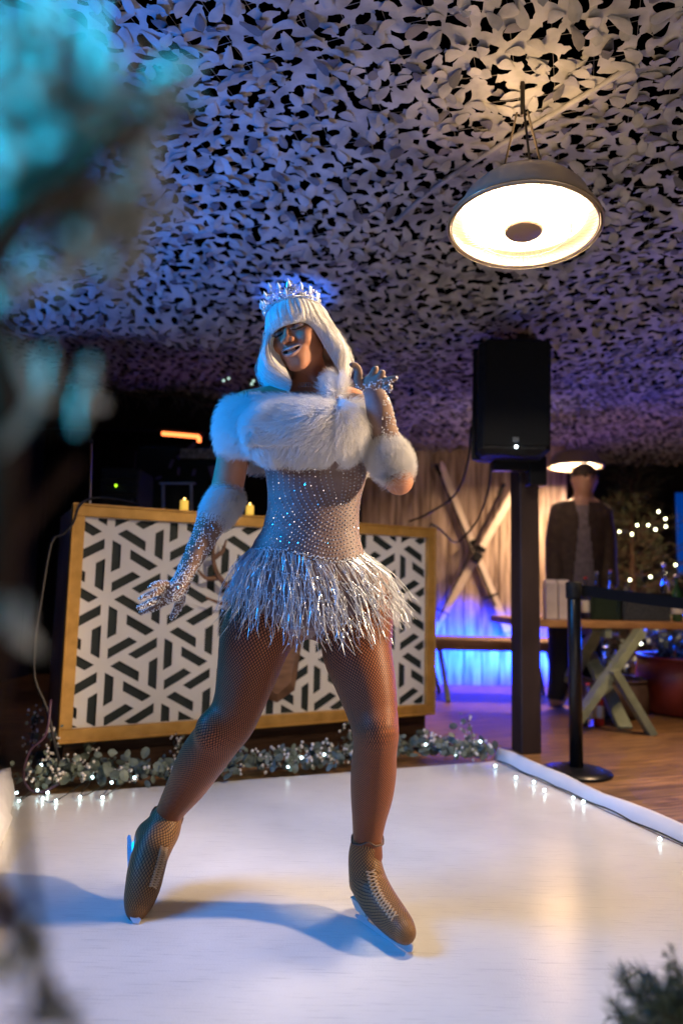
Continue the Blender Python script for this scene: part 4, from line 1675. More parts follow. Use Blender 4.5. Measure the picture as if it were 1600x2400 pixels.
for (x, y, z) in ((97, 1793, .10), (97, 1811, .07), (97, 1829, .04), (217, 1822, .05), (262, 1834, .04), (88, 1852, .02), (112, 1858, .012), (101, 1872, .012), (132, 1877, .012), (188, 1868, .012), (241, 1869, .012), (45, 1877, .012), (546, 1784, .08), (590, 1792, .05), (706, 1776, .07), (675, 1797, .05), (997, 1745, .08), (1068, 1770, .04), (315, 1823, .05), (40, 1858, .02), (440, 1800, .09), (890, 1757, .07), (1125, 1738, .10), (760, 1768, .08)):
    p = G(x, y, z)
    if z > .02:
        p = P(x, y, p[1] * 0 + G(x, y + z * 380, .0)[1])
    gb.append(p)
gc = smooth_path(sorted(gb, key=lambda p: p[0]), 90)
fairy('string_lights', 'cold white fairy lights woven through the eucalyptus garland', gc, gb, .002, .0062)

# hanging fir garland under the roof at the left with faint lights
hg = thing('hanging_garland', 'dark fir garland sagging in the shadow above the booth at the left', 'garland', P(420, 900, 4.9))
tw, nd = MB(), MB()
rg = np.random.default_rng(3)
hp = smooth_path([P(240, 905, 4.9), P(330, 930, 4.9), P(420, 925, 4.9), P(500, 950, 4.9), P(620, 900, 4.9), P(820, 880, 4.9)], 26)
tw.tube(hp, .008, 6)
for i in range(len(hp) - 1):
    for _ in range(5):
        dd = rg.normal(0, 1, 3)
        dd /= np.linalg.norm(dd)
        e_ = hp[i] + dd * .13
        tw.tube([hp[i], e_], .002, 4)
        needles(nd, hp[i], e_, 22, .03, .0018, rg=rg)
tw.build('stem', M['bark'], hg)
nd.build('needle_tufts', M['pine'], hg)
for (x, y) in ((524, 892), (536, 887), (594, 893), (615, 880), (590, 900)):
    q = MB()
    q.ball(P(x, y, 4.8), .009, 8, 6)
    q.build('bulb', mat('faint_fairy_light', (.8, 1, .9), .4, emis=(.6, .9, .75), estr=1.4), hg, smooth=True)
# roof beam of the booth shelter above the orange heater
rb = thing('shelter_canopy', 'dark canopy edge and posts sheltering the area behind the booth', 'canopy', P(400, 1000, 5.6))
mb = MB()
a, b = P(60, 935, 5.7), P(900, 960, 5.9)
beam(mb, a, b, .08, .5, bev=.01)
mb.build('fascia', M['black'], rb)
for x in (300, 830):
    mb = MB()
    q = P(x, 1100, 5.75)
    mb.box((q[0], 5.8, 1.0), (.12, .12, 2.04), bev=.006)
    mb.build('post', M['black'], rb)

# ------------------------------------------------------------------ foreground: flocked fir branches close to the camera at the left, thrown far out of focus
fg = thing('flocked_fir', 'out-of-focus flocked fir tree close to the camera along the left edge', 'fir tree', (-.42, .40, 0))
tw, nd, fl = MB(), MB(), MB()
rg = np.random.default_rng(21)
tw.tube([(-.44, .42, 0.001), (-.40, .40, .5), (-.37, .40, 1.0), (-.34, .40, 1.7)], [.030, .020, .013, .008], 12)


def clump(px_, py_, F, rad, n):
    F *= .8
    c = P(px_, py_, F)
    for _ in range(int(n * 1.5)):
        o_ = c + rg.normal(0, rad * .40, 3)
        d = rg.normal(0, 1, 3)
        d /= np.linalg.norm(d)
        l_ = rg.uniform(.012, .028)
        nd.tube([o_, o_ + d * l_ * .6, o_ + d * l_], [.0030, .0030, .0008], 4)
        tw.tube([o_ - d * .012, o_ + d * l_ * .8], .0007, 4)


for (x, y, F, rd, n) in ((60, 100, .30, .012, 14), (40, 250, .30, .014, 20), (150, 210, .30, .010, 11), (230, 190, .31, .008, 8), (160, 285, .31, .010, 12), (60, 380, .30, .012, 16), (30, 470, .30, .010, 10), (375, 205, .33, .006, 5), (245, 270, .32, .008, 6), (150, 480, .31, .008, 9), (230, 490, .31, .009, 11), (310, 470, .32, .007, 6), (195, 580, .31, .007, 8), (345, 400, .33, .005, 3), (300, 300, .32, .006, 5), (390, 240, .33, .005, 5), (300, 560, .32, .006, 5), (30, 690, .31, .008, 4), (90, 960, .33, .008, 3), (20, 1450, .33, .008, 3), (200, 930, .36, .004, 2), (20, 2240, .36, .008, 4), (70, 2380, .38, .006, 3)):
    clump(x, y, F, rd, n)
for (p0, p1, r_) in (((-60, 640, .29), (230, 390, .29), .0085), ((150, 440, .29), (450, 290, .31), .0055), ((-40, 980, .36), (250, 860, .40), .006), ((-60, 1500, .37), (180, 1080, .39), .005), ((0, 900, .36), (-30, 1700, .38), .009), ((-80, 640, .35), (10, 1000, .36), .012), ((-20, 2080, .40), (200, 2460, .40), .0042), ((30, 1700, .40), (100, 2300, .42), .0035)):
    a, b = P(p0[0], p0[1], p0[2] * .8), P(p1[0], p1[1], p1[2] * .8)
    pts = smooth_path([a, (a + b) / 2 + rg.normal(0, .004, 3), b], 10)
    tw.tube(pts, np.linspace(r_, r_ * .6, len(pts)) * 1.0, 8)
tw.build('branches', M['bark'], fg)
nd.build('flocked_needles', M['flock'], fg)

# pine sprigs at the bottom right corner
pr = thing('pine_sprigs', 'dark green bushy pine sprigs poking into the lower right corner', 'pine branch', P(1600, 2420, 1.0))
tw, nd = MB(), MB()
rg = np.random.default_rng(8)
root_ = P(1690, 2460, 1.02)
for (x, y, F) in ((1470, 2310, 1.05), (1460, 2392, 1.02), (1500, 2345, 1.0), (1530, 2290, 1.08), (1590, 2340, 1.0), (1560, 2380, .98), (1620, 2300, 1.05), (1500, 2400, 1.0), (1640, 2380, 1.0), (1560, 2330, 1.05)):
    bough(tw, nd, root_ + rg.normal(0, .02, 3), P(x, y, F), 9, .055, 60, .036, .00075, .0028, rg)
bough(tw, nd, P(1640, 2390, 1.0), P(1578, 2242, 1.0), 9, .03, 34, .013, .0008, .0018, rg)
tw.build('stem', M['bark'], pr)
nd.build('needle_tufts', vary(mat('fresh_pine_needle', (.04, .07, .05), .5), (.025, .045, .035), (.10, .15, .09), 30), pr)
# ------------------------------------------------------------------ the skater
VZ = np.array([0, 0, 1.])


def S(x, y, F, rp):
    """photo pixel, distance and radius in photo pixels -> world point and radius"""
    p = P(x, y, F)
    depth = float((p - np.array([0, 0, CH])) @ _f)
    return p, rp / FP * depth


def CH_(rows):
    pr = [S(*q) for q in rows]
    return [a for a, b in pr], [b for a, b in pr]


legR = CH_([(838, 1400, 1.97, 80), (837, 1470, 1.965, 82), (836, 1523, 1.95, 80), (855, 1595, 1.92, 70), (872, 1668, 1.89, 58), (880, 1718, 1.875, 53), (878, 1760, 1.885, 50), (875, 1809, 1.915, 52), (871, 1862, 1.94, 48), (865, 1915, 1.96, 39), (861, 1965, 1.975, 33), (862, 2005, 1.98, 33)])
legL = CH_([(640, 1400, 1.985, 80), (620, 1440, 1.98, 83), (601, 1489, 1.97, 83), (581, 1571, 1.96, 70), (562, 1640, 1.95, 59), (541, 1690, 1.95, 56), (513, 1726, 1.96, 55), (473, 1780, 2.00, 54), (439, 1838, 2.05, 45), (408, 1886, 2.09, 34), (393, 1915, 2.11, 30), (385, 1945, 2.12, 30)])
armL = CH_([(580, 955, 1.93, 40), (560, 1010, 1.94, 38), (545, 1080, 1.955, 37), (533, 1140, 1.965, 37), (520, 1180, 1.95, 35), (497, 1222, 1.92, 33), (483, 1252, 1.90, 29), (463, 1290, 1.88, 25), (443, 1328, 1.86, 21), (431, 1352, 1.85, 19)])
armR = CH_([(838, 960, 1.93, 42), (872, 1020, 1.92, 40), (908, 1085, 1.88, 39), (934, 1128, 1.85, 33), (930, 1108, 1.84, 33), (912, 1060, 1.825, 33), (899, 1010, 1.81, 31), (889, 960, 1.80, 28), (878, 922, 1.79, 23), (872, 905, 1.785, 23)])

B = Sculpt((-.72, 1.60, .12), (.36, 2.30, 1.56), .0055)
trows = []
for (y, cx, a, F, bf) in ((1470, 726, 150, 1.985, .62), (1430, 728, 158, 1.985, .62), (1380, 722, 150, 1.98, .68), (1340, 720, 142, 1.97, .70), (1300, 719, 132, 1.96, .70), (1270, 722, 121, 1.95, .68), (1245, 728, 110, 1.945, .68), (1197, 734, 104, 1.94, .70), (1160, 737, 106, 1.94, .72), (1130, 740, 112, 1.94, .75), (1080, 740, 119, 1.94, .80), (1020, 733, 124, 1.945, .75), (980, 722, 134, 1.95, .60), (950, 716, 132, 1.955, .48), (928, 716, 95, 1.955, .48)):
    p, r_ = S(cx, y, F, a)
    trows.append((p[2], p[0], p[1], r_, r_ * bf))
B.loft(trows, .03)
B.chain(*CH_([(716, 940, 1.955, 46), (719, 915, 1.95, 38), (722, 895, 1.945, 36), (720, 868, 1.94, 36), (716, 845, 1.94, 36)]), k=.03)
B.chain(*CH_([(600, 950, 1.94, 38), (660, 935, 1.95, 34), (716, 930, 1.955, 34), (775, 930, 1.95, 34), (830, 950, 1.94, 38)]), k=.03)
for x in (690, 782):
    p, r_ = S(x, 1050, 1.87, 50)
    B.ell(p, (r_, r_ * .9, r_), k=.03)
B.chain(*legR, k=.022)
B.chain(*legL, k=.022)
for x, y, F in ((655, 1440, 2.05), (800, 1440, 2.05)):
    p, r_ = S(x, y, F, 80)
    B.ell(p, (r_, r_ * .9, r_), k=.05)
# knee caps and calf bellies
p, r_ = S(884, 1712, 1.842, 36)
B.ell(p, (r_, r_, r_ * 1.2), k=.02)
p, r_ = S(498, 1712, 1.915, 38)
B.ell(p, (r_, r_, r_ * 1.2), k=.025)
B.chain(*armL, k=.012)
B.chain(*armR, k=.012)
BV, BF = B.mesh()
BV = relax(BV, BF, 2)

skin = mat('warm_skin', (.46, .215, .125), .55, spec=.3, sub=.15)
_m = skin
tc = N(_m, 'ShaderNodeTexCoord')
nz = N(_m, 'ShaderNodeTexNoise', Scale=38., Detail=4)
LK(_m, tc.outputs['Object'], nz.inputs['Vector'])
cr = N(_m, 'ShaderNodeValToRGB')
cr.color_ramp.elements[0].color = (.38, .165, .09, 1)
cr.color_ramp.elements[1].color = (.52, .25, .15, 1)
LK(_m, nz.outputs[0], cr.inputs[0])
at = N(_m, 'ShaderNodeAttribute', attribute_name='makeup')
mx = N(_m, 'ShaderNodeMix', data_type='RGBA')
LK(_m, at.outputs['Alpha'], mx.inputs[0])
LK(_m, cr.outputs[0], mx.inputs[6])
LK(_m, at.outputs['Color'], mx.inputs[7])
LK(_m, mx.outputs[2], BS(_m).inputs['Base Color'])

sk = thing('person', 'skater in white bob wig, tiara, fur stole and silver fringe gliding on the rink', 'person', G(860, 2200))

# head in its own frame
hc, _ = S(702, 794, 1.92, 1)
HM = rotm('Z', R(-21)) @ rotm('X', R(4)) @ rotm('Y', R(-14))


def HW(p):
    return hc + HM @ np.array(p)


H = Sculpt((-.105, -.135, -.175), (.105, .125, .13), .0017)
H.ell((0, .015, .03), (.073, .088, .080), k=.01)
H.ell((0, -.018, -.014), (.0615, .068, .080), k=.02)
H.ell((0, -.035, -.052), (.041, .050, .046), k=.022)
H.cone((-.009, -.070, -.096), (.009, -.070, -.096), .0145, .0145, k=.024)
for s_ in (-1, 1):
    H.cone((s_ * .050, .0, -.044), (s_ * .012, -.060, -.094), .013, .011, k=.022)   # jaw line
    H.ell((s_ * .043, -.058, -.014), (.021, .020, .015), k=.018)
    H.ell((s_ * .039, -.073, -.036), (.0195, .0165, .0185), k=.014)                    # smiling cheek
    H.cone((s_ * .012, -.081, .024), (s_ * .046, -.071, .026), .009, .008, k=.012)    # brow
    H.ell((s_ * .031, -.093, .006), (.0175, .012, .0115), k=.009, op='cut')
    H.ell((s_ * .031, -.072, .004), (.0155, .0135, .0125), k=.003)                    # closed lid
    H.ell((s_ * .012, -.0985, -.034), (.0088, .0095, .0075), k=.005)                  # nostril wing
    H.ell((s_ * .0058, -.103, -.0405), (.0032, .005, .003), k=.002, op='cut')
    H.ell((s_ * .071, .008, -.012), (.008, .018, .030), rotm('X', .15), k=.006)       # ear
H.cone((0, -.079, .018), (0, -.101, -.026), .0062, .0082, k=.009)
H.ell((0, -.1055, -.030), (.0092, .0088, .0080), k=.006)
H.ell((0, -.068, -.066), (.037, .026, .024), k=.014)                                   # muzzle
# open smile and lips
ml = [(-.029, -.074, -.053), (-.018, -.088, -.0605), (0, -.095, -.0655), (.018, -.088, -.0605), (.029, -.074, -.053)]
up_ = [(-.030, -.077, -.0515), (-.017, -.0905, -.0555), (0, -.097, -.0585), (.017, -.0905, -.0555), (.030, -.077, -.0515)]
lo_ = [(-.030, -.077, -.0525), (-.018, -.0885, -.067), (0, -.0945, -.0735), (.018, -.0885, -.067), (.030, -.077, -.0525)]
H.chain(up_, [.0022, .0040, .0046, .0040, .0022], k=.003)
H.chain(lo_, [.0022, .0048, .0058, .0048, .0022], k=.003)
H.chain(ml, [.0015, .0048, .0060, .0048, .0015], k=.0025, op='cut')
# neck stub hidden inside the body's neck
H.cone((.0, .02, -.07), (.012, .03, -.165), .045, .044, k=.02)
HV, HF = H.mesh()
HV = relax(HV, HF, 1)
hl = HV.copy()
HVw = np.array([hc]) + HV @ HM.T


# hands (gloved): fingers as separate tapered chains rooted in the palm
def hand(rows_palm, fingers, lo, hi):
    Hn = Sculpt(lo, hi, .0016)
    Hn.chain(*CH_(rows_palm), k=.006)
    for f_ in fingers:
        Hn.chain(*CH_(f_), k=.0022)
    V, F_ = Hn.mesh()
    return relax(V, F_, 1), F_


def bounds(rows, pad=.02):
    p = np.array([S(*q)[0] for q in rows])
    return p.min(0) - pad - .02, p.max(0) + pad + .02


palmL = [(443, 1330, 1.86, 21), (431, 1352, 1.85, 20), (423, 1370, 1.845, 22), (412, 1384, 1.84, 23), (402, 1394, 1.835, 19)]
fL = [[(404, 1378, 1.83, 9.5), (385, 1369, 1.82, 8.5), (368, 1370, 1.80, 7.5), (353, 1375, 1.79, 5)],
      [(402, 1386, 1.835, 10), (378, 1384, 1.82, 9), (356, 1393, 1.80, 8), (330, 1403, 1.785, 5)],
      [(402, 1394, 1.84, 10), (376, 1401, 1.83, 9), (352, 1413, 1.82, 8), (326, 1424, 1.81, 5)],
      [(404, 1402, 1.85, 9.5), (382, 1413, 1.845, 8.5), (358, 1425, 1.84, 7.5), (331, 1436, 1.835, 4.5)],
      [(422, 1388, 1.86, 13), (423, 1406, 1.865, 11), (417, 1425, 1.865, 9), (408, 1440, 1.86, 7), (403, 1448, 1.86, 4.5)]]
alL = palmL + [q for f_ in fL for q in f_]
gLV, gLF = hand(palmL, fL, *bounds(alL))
palmR = [(878, 925, 1.79, 23), (871, 908, 1.785, 22), (868, 897, 1.775, 20), (880, 893, 1.755, 20), (890, 892, 1.74, 17)]
fR = [[(870, 896, 1.77, 9.5), (872, 882, 1.745, 9.0), (878, 868, 1.735, 8.5), (881, 864, 1.74, 6.5)],
      [(882, 893, 1.75, 9.5), (889, 884, 1.725, 9.0), (894, 875, 1.715, 8.5), (896, 874, 1.72, 6.5)],
      [(892, 894, 1.74, 9.0), (904, 892, 1.72, 8.3), (916, 889, 1.71, 7.8), (927, 886, 1.705, 5.5)],
      [(893, 901, 1.745, 8.5), (903, 907, 1.73, 7.5), (912, 909, 1.72, 7.0), (912, 915, 1.72, 5)],
      [(862, 905, 1.785, 15), (846, 902, 1.775, 12), (839, 887, 1.77, 10), (840, 870, 1.765, 9), (833, 858, 1.76, 8), (824, 855, 1.755, 6)]]
alR = palmR + [q for f_ in fR for q in f_]
gRV, gRF = hand(palmR, fR, *bounds(alR))

# one continuous body mesh: torso and limbs with the head and bare forearms under the gloves
nb = len(BV)
body = mesh_obj('body', np.vstack([BV, HVw]), np.vstack([BF, HF + nb]), skin, sk, smooth=True)
mk = np.zeros((nb + len(HV), 4), np.float32)


def paint(mask, col, a):
    idx = np.nonzero(mask)[0] + nb
    mk[idx, :3] = col
    mk[idx, 3] = a[mask] if hasattr(a, '__len__') else a


x_, y_, z_ = hl[:, 0], hl[:, 1], hl[:, 2]
ex = np.abs(x_)
front = y_ < -.055
def near_chain(rows, rad):
    q = smooth_path(rows, 24)
    d = np.full(len(hl), 1.)
    for p in q:
        d = np.minimum(d, np.linalg.norm(hl - p, axis=1))
    return d < rad
lid = front & (((ex - .031) / .021) ** 2 + ((z_ - .009) / .0125) ** 2 < 1)
paint(lid, (.34, .28, .28), .35)
crease = front & (((ex - .032) / .022) ** 2 + ((z_ - .014) / .006) ** 2 < 1)
paint(crease, (.10, .055, .05), .8)
browm = front & (np.abs(z_ - (.030 + .10 * (ex - .02) - 2.5 * (ex - .03) ** 2)) < .0028) & (ex > .013) & (ex < .050)
paint(browm, (.06, .035, .025), .85)
lash = front & (((ex - .031) / .0175) ** 2 < 1) & (np.abs(z_ - (-.0045 + 14 * (ex - .031) ** 2)) < .0026)
paint(lash, (.01, .008, .008), .95)
paint(near_chain(up_, .0062) & (y_ < -.07), (.55, .45, .45), .7)
paint(near_chain(lo_, .0070) & (y_ < -.07), (.50, .34, .33), .7)
inner = near_chain(ml, .0052) & (y_ > -.0925) & (ex < .026)
paint(inner, (.06, .02, .02), .9)
cheek = front & ((ex - .046) ** 2 + (z_ + .025) ** 2 < .016 ** 2)
ca = body.data.color_attributes.new('makeup', 'FLOAT_COLOR', 'POINT')
ca.data.foreach_set('color', mk.ravel())

# teeth
mb = MB()
for k in range(-5, 6):
    a_ = k / 5 * .0235
    yy = -.0895 + (abs(a_) / .0235) ** 2 * .0155
    zz = -.0600 + (abs(a_) / .0235) ** 2 * .0060
    h_ = .0085 * (1 - .35 * abs(k) / 5)
    mb.box(HW((a_, yy + .002, zz - h_ * .12)), (.0045, .004, h_), HM @ rotm('Z', -a_ * 26), bev=.0009)
mb.build('teeth', mat('white_teeth', (.80, .78, .72), .25), sk)
# silver lashes with small gems
mb = MB()
for s_ in (-1, 1):
    for k in range(17):
        u_ = -1 + 2 * k / 16
        p = np.array([s_ * (.031 + .0165 * u_), -.0838 + .004 * u_ * u_, -.0035 + .004 * u_ * u_])
        d = np.array([s_ * u_ * .55, -.75, -.15 + .1 * abs(u_)])
        d /= np.linalg.norm(d)
        mb.tube([HW(p), HW(p + d * .006), HW(p + d * .011 + (0, 0, .002))], [.0007, .0005, .0002], 4)
        if k > 8 and s_ == 1 or k > 8 and s_ == -1:
            for _ in range(2):
                mb.octa(HW(p + d * rng.uniform(0, .008) + rng.normal(0, .002, 3) + (s_ * .002, 0, .003)), .0013)
mb.build('eyelashes', mat('silver_lash', (.55, .55, .6), .25, metal=.8), sk)

# ---- tights: the legs of the body mesh, pushed out a little, with a net of dark threads
vz = BV[:, 2]


def tights_mat(name, base, net_col, n, width, rough=.5, sheen=0.):
    mt = mat(name, base, rough, spec=.22)
    uv = N(mt, 'ShaderNodeUVMap')
    uv.uv_map = 'net'
    sp = N(mt, 'ShaderNodeSeparateXYZ')
    LK(mt, uv.outputs[0], sp.inputs[0])
    outs = []
    for sg in (1, -1):
        a_ = N(mt, 'ShaderNodeMath', operation='MULTIPLY')
        a_.inputs[1].default_value = n
        LK(mt, sp.outputs['X'], a_.inputs[0])
        b_ = N(mt, 'ShaderNodeMath', operation='MULTIPLY_ADD')
        b_.inputs[1].default_value = n * sg * .8
        LK(mt, sp.outputs['Y'], b_.inputs[0])
        LK(mt, a_.outputs[0], b_.inputs[2])
        c_ = N(mt, 'ShaderNodeMath', operation='PINGPONG')
        c_.inputs[1].default_value = .5
        LK(mt, b_.outputs[0], c_.inputs[0])
        outs.append(c_)
    mn = N(mt, 'ShaderNodeMath', operation='MINIMUM')
    LK(mt, outs[0].outputs[0], mn.inputs[0])
    LK(mt, outs[1].outputs[0], mn.inputs[1])
    mr_ = N(mt, 'ShaderNodeMapRange')
    mr_.inputs['From Min'].default_value = width
    mr_.inputs['From Max'].default_value = width * 1.9
    mr_.inputs['To Min'].default_value = 1
    mr_.inputs['To Max'].default_value = 0
    LK(mt, mn.outputs[0], mr_.inputs[0])
    mx_ = N(mt, 'ShaderNodeMix', data_type='RGBA')
    mx_.inputs[6].default_value = (*base, 1)
    mx_.inputs[7].default_value = (*net_col, 1)
    LK(mt, mr_.outputs[0], mx_.inputs[0])
    LK(mt, mx_.outputs[2], BS(mt).inputs['Base Color'])
    bp2 = N(mt, 'ShaderNodeBump', Strength=.5, Distance=.0015)
    LK(mt, mr_.outputs[0], bp2.inputs['Height'])
    LK(mt, bp2.outputs[0], BS(mt).inputs['Normal'])
    return mt


BN = normals(BV, BF)
fc = BV[BF].mean(1)
zc = S(730, 1462, 1.97, 1)[0][2]
splitx = S(722, 1500, 1.97, 1)[0][0]
tm = tights_mat('fishnet_over_tan_skin', (.34, .115, .045), (.022, .009, .008), 62, .11, .45)
for leg, sgn in ((legR, 1), (legL, -1)):
    keep = (fc[:, 2] < zc + .12) & ((fc[:, 0] - splitx) * sgn > -.004)
    V_, F_, u_ = sub_mesh(BV + BN * .0018, BF, keep)
    o = mesh_obj('fishnet_tights', V_, F_, tm, sk, smooth=True)
    net_uv(o, *leg)

# ---- bodysuit: torso of the body mesh
ztop = S(720, 935, 1.95, 1)[0][2]
armcut = lambda p: True
hipz = S(720, 1395, 1.98, 1)[0][2]
torsox0, torsox1 = P(590, 1200, 1.94)[0], P(868, 1200, 1.94)[0]
brief = hipz - np.clip((np.abs(fc[:, 0] - splitx) / .14), 0, 1) * -.0
high = zc - .045 + .62 * np.abs(fc[:, 0] - splitx)
keep = (fc[:, 2] < ztop) & (fc[:, 2] > high) & (fc[:, 0] > torsox0 - .02 - .25 * np.clip(1.02 - fc[:, 2], 0, .2)) & (fc[:, 0] < torsox1 + .02 + .25 * np.clip(1.02 - fc[:, 2], 0, .2))
V_, F_, u_ = sub_mesh(BV + BN * .0042, BF, keep)
suitm = vary(mat('nude_stretch_mesh', (.30, .20, .19), .55, sheen=.2), (.15, .095, .09), (.22, .15, .14), 26)
suit = mesh_obj('bodysuit', V_, F_, suitm, sk, smooth=True)
bvh = BVHTree.FromPolygons([tuple(v) for v in V_], [tuple(map(int, f_)) for f_ in F_])


def cast(x, y):
    o_ = Vector((0, 0, CH))
    d = Vector(tuple(P(x, y, 2.) - np.array([0, 0, CH]))).normalized()
    loc, nr_, _, _ = bvh.ray_cast(o_, d)
    return loc, nr_


gemm = mat('rhinestone', (.90, .92, .96), .08, metal=.6, spec=1.)
_m = gemm
gi = N(_m, 'ShaderNodeObjectInfo')
mb = MB()


def gem_row(pts, r=.0026, step=8.):
    pts = np.array(pts, float)
    L = np.concatenate([[0], np.cumsum(np.linalg.norm(np.diff(pts, axis=0), axis=1))])
    for s_ in np.arange(rng.uniform(0, step), L[-1], step):
        x = np.interp(s_, L, pts[:, 0]) + rng.normal(0, .5)
        y = np.interp(s_, L, pts[:, 1]) + rng.normal(0, .5)
        loc, nr_ = cast(x, y)
        if loc is None:
            continue
        c = np.array(loc) + np.array(nr_) * .0012
        ax_ = np.array(nr_) + rng.normal(0, .35, 3)
        mb.octa(c, r * rng.uniform(.75, 1.25), .8, ax_ / np.linalg.norm(ax_))


# nested drop-shaped rows: each hangs from the upper edge on both sides of the centre line
for k in range(17):
    hw = 8 + k * 10.5
    bot = 1190 + k * 8.5
    th_ = np.linspace(-math.pi / 2, math.pi / 2, 50)
    cx0 = 795 - k * 1.5
    lf = np.array([(cx0 + hw * math.sin(a_) - 26 * (1 - math.cos(a_)) * .5 * (a_ < 0), bot - (80 + k * 4) * (1 - math.cos(a_)) ** .8) for a_ in th_])
    gem_row(lf)
    # tails up to the bust
    l0, r0 = lf[0], lf[-1]
    if k < 13:
        gem_row([l0, (l0[0] - 2, l0[1] - 50), (l0[0] + 12, 1080)])
    gem_row([r0, (r0[0] + 1, r0[1] - 50), (r0[0] - 12, 1080)])
for k in range(9):
    y0 = 1215 + k * 13
    gem_row([(600, y0 + 28), (622, y0 + 20), (640, y0 + 4), (650 , y0 - 20)], step=8.5)
mb.build('rhinestones', gemm, suit)

# white briefs panel seen under the fringe
mb = MB()

# ---- gloves
gskin = vary(mat('nude_glove_mesh', (.3, .18, .13), .7, spec=.2, sheen=.2), (.17, .10, .075), (.26, .165, .12), 40)
glgem = mat('glove_rhinestone', (.92, .94, .97), .15, metal=.15, spec=1.)


def arm_part(chain, z_lo, z_hi, x_lo, x_hi):
    keep = (fc[:, 0] > x_lo) & (fc[:, 0] < x_hi) & (fc[:, 2] > z_lo) & (fc[:, 2] < z_hi)
    return sub_mesh(BV + BN * .0016, BF, keep)


eL = P(505, 1200, 1.93)
fa = (fc[:, 2] < eL[2]) & (fc[:, 2] > P(431, 1365, 1.85)[2]) & (fc[:, 0] < P(535, 1250, 1.88)[0] + 0) & (fc[:, 1] < 1.97)
faL = sub_mesh(BV + BN * .0016, BF, fa)
gl = mesh_obj('glove', np.vstack([faL[0], gLV]), np.vstack([faL[1], gLF + len(faL[0])]), gskin, sk, smooth=True)
fa = (fc[:, 0] > P(838, 980, 1.80)[0]) & (fc[:, 2] > P(900, 1085, 1.82)[2]) & (fc[:, 1] < 1.862)
faR = sub_mesh(BV + BN * .0016, BF, fa)
gr = mesh_obj('glove', np.vstack([faR[0], gRV]), np.vstack([faR[1], gRF + len(faR[0])]), gskin, sk, smooth=True)
for g_, V1, F1, V2, F2, dens, cnt in ((gl, faL[0], faL[1], gLV, gLF, (1200, 1375), 900), (gr, faR[0], faR[1], gRV, gRF, (900, 1090), 1100)):
    mb = MB()
    for (VV, FF, n_) in ((V1, F1, cnt // 2), (V2, F2, cnt if g_ is gl else 210)):
        if len(FF) == 0:
            continue
        NN = normals(VV, FF)
        left = g_ is gl
        pr_ = rng.integers(0, len(VV), n_ * 3)
        c_ = 0
        for i in pr_:
            if NN[i] @ np.array([0, -1, 0]) < -.2:
                continue
            if not left and VV is V2 and VV[i][2] > P(870, 899, 1.76)[2]:
                continue
            ax_ = NN[i] + rng.normal(0, .3, 3)
            mb.octa(VV[i] + NN[i] * .0008, rng.uniform(.0017, .0028), .9, ax_ / np.linalg.norm(ax_))
            c_ += 1
            if c_ >= n_:
                break
    mb.build('rhinestones', glgem, g_)


# ---- fur: a soft sculpted core and combed hair on it
furm = bpy.data.materials.new('white_faux_fur')
furm.use_nodes = True
nt = furm.node_tree
b_ = nt.nodes['Principled BSDF']
b_.inputs['Base Color'].default_value = (.90, .89, .88, 1)
b_.inputs['Roughness'].default_value = .75
b_.inputs['Specular IOR Level'].default_value = .2
b_.inputs['Sheen Weight'].default_value = .3


def fur(name, V, F_, n, ln, comb, rad, parent, seed, k=5, flat=.5, gather=None):
    rg_ = np.random.default_rng(seed)
    tri = V[F_]
    ar = np.linalg.norm(np.cross(tri[:, 2] - tri[:, 0], tri[:, 3] - tri[:, 1]), axis=1)
    fi = rg_.choice(len(F_), n, p=ar / ar.sum())
    a, b = rg_.random((n, 1)), rg_.random((n, 1))
    q = tri[fi]
    root = (q[:, 0] * (1 - a) + q[:, 1] * a) * (1 - b) + (q[:, 3] * (1 - a) + q[:, 2] * a) * b
    nr_ = np.cross(tri[:, 2] - tri[:, 0], tri[:, 3] - tri[:, 1])[fi]
    nr_ /= np.linalg.norm(nr_, axis=1)[:, None] + 1e-9
    # clumps share a direction from low-frequency sines
    w1 = np.stack([np.sin(root @ v_ * 60 + i) for i, v_ in enumerate(([1, .3, .7], [.2, 1, -.8], [-.6, .5, 1]))], 1)
    w2 = np.stack([np.sin(root @ v_ * 19 + i) for i, v_ in enumerate(([1, -.3, .4], [.2, .8, -.9], [-.9, .2, .6]))], 1)
    cb = comb(root, nr_) + .28 * w1 + .42 * w2
    cb -= nr_ * (cb * nr_).sum(1)[:, None]
    cb /= np.linalg.norm(cb, axis=1)[:, None] + 1e-9
    d0 = nr_ * (1 - flat) + cb * flat + rg_.normal(0, .14, (n, 3))
    d0 /= np.linalg.norm(d0, axis=1)[:, None]
    L_ = ln * rg_.uniform(.55, 1.1, (n, 1))
    out = np.zeros((n, k, 3))
    for i in range(k):
        s_ = i / (k - 1)
        out[:, i] = root + d0 * L_ * s_ + cb * L_ * (.45 * s_ ** 2) + np.array([0, 0, -.18]) * L_ * s_ ** 2 + rg_.normal(0, .0006, (n, 3)) * s_
    return hair_obj(name, out, np.linspace(rad, rad * .25, k), furm, parent)


# stole: a thick band round the shoulders and upper arms
def stole_pt(a):
    """centre line; a = 0 front, grows towards the picture's right"""
    pc_ = P(700, 1012, 1.955)
    x = pc_[0] + .205 * math.sin(a) + .012
    y = pc_[1] - .135 * math.cos(a)
    z = pc_[2] + .006 * math.cos(a) + .016 * math.cos(a - .6) - .012 * math.sin(a) - .026 * max(0, math.cos(a))
    return np.array([x, y, z])


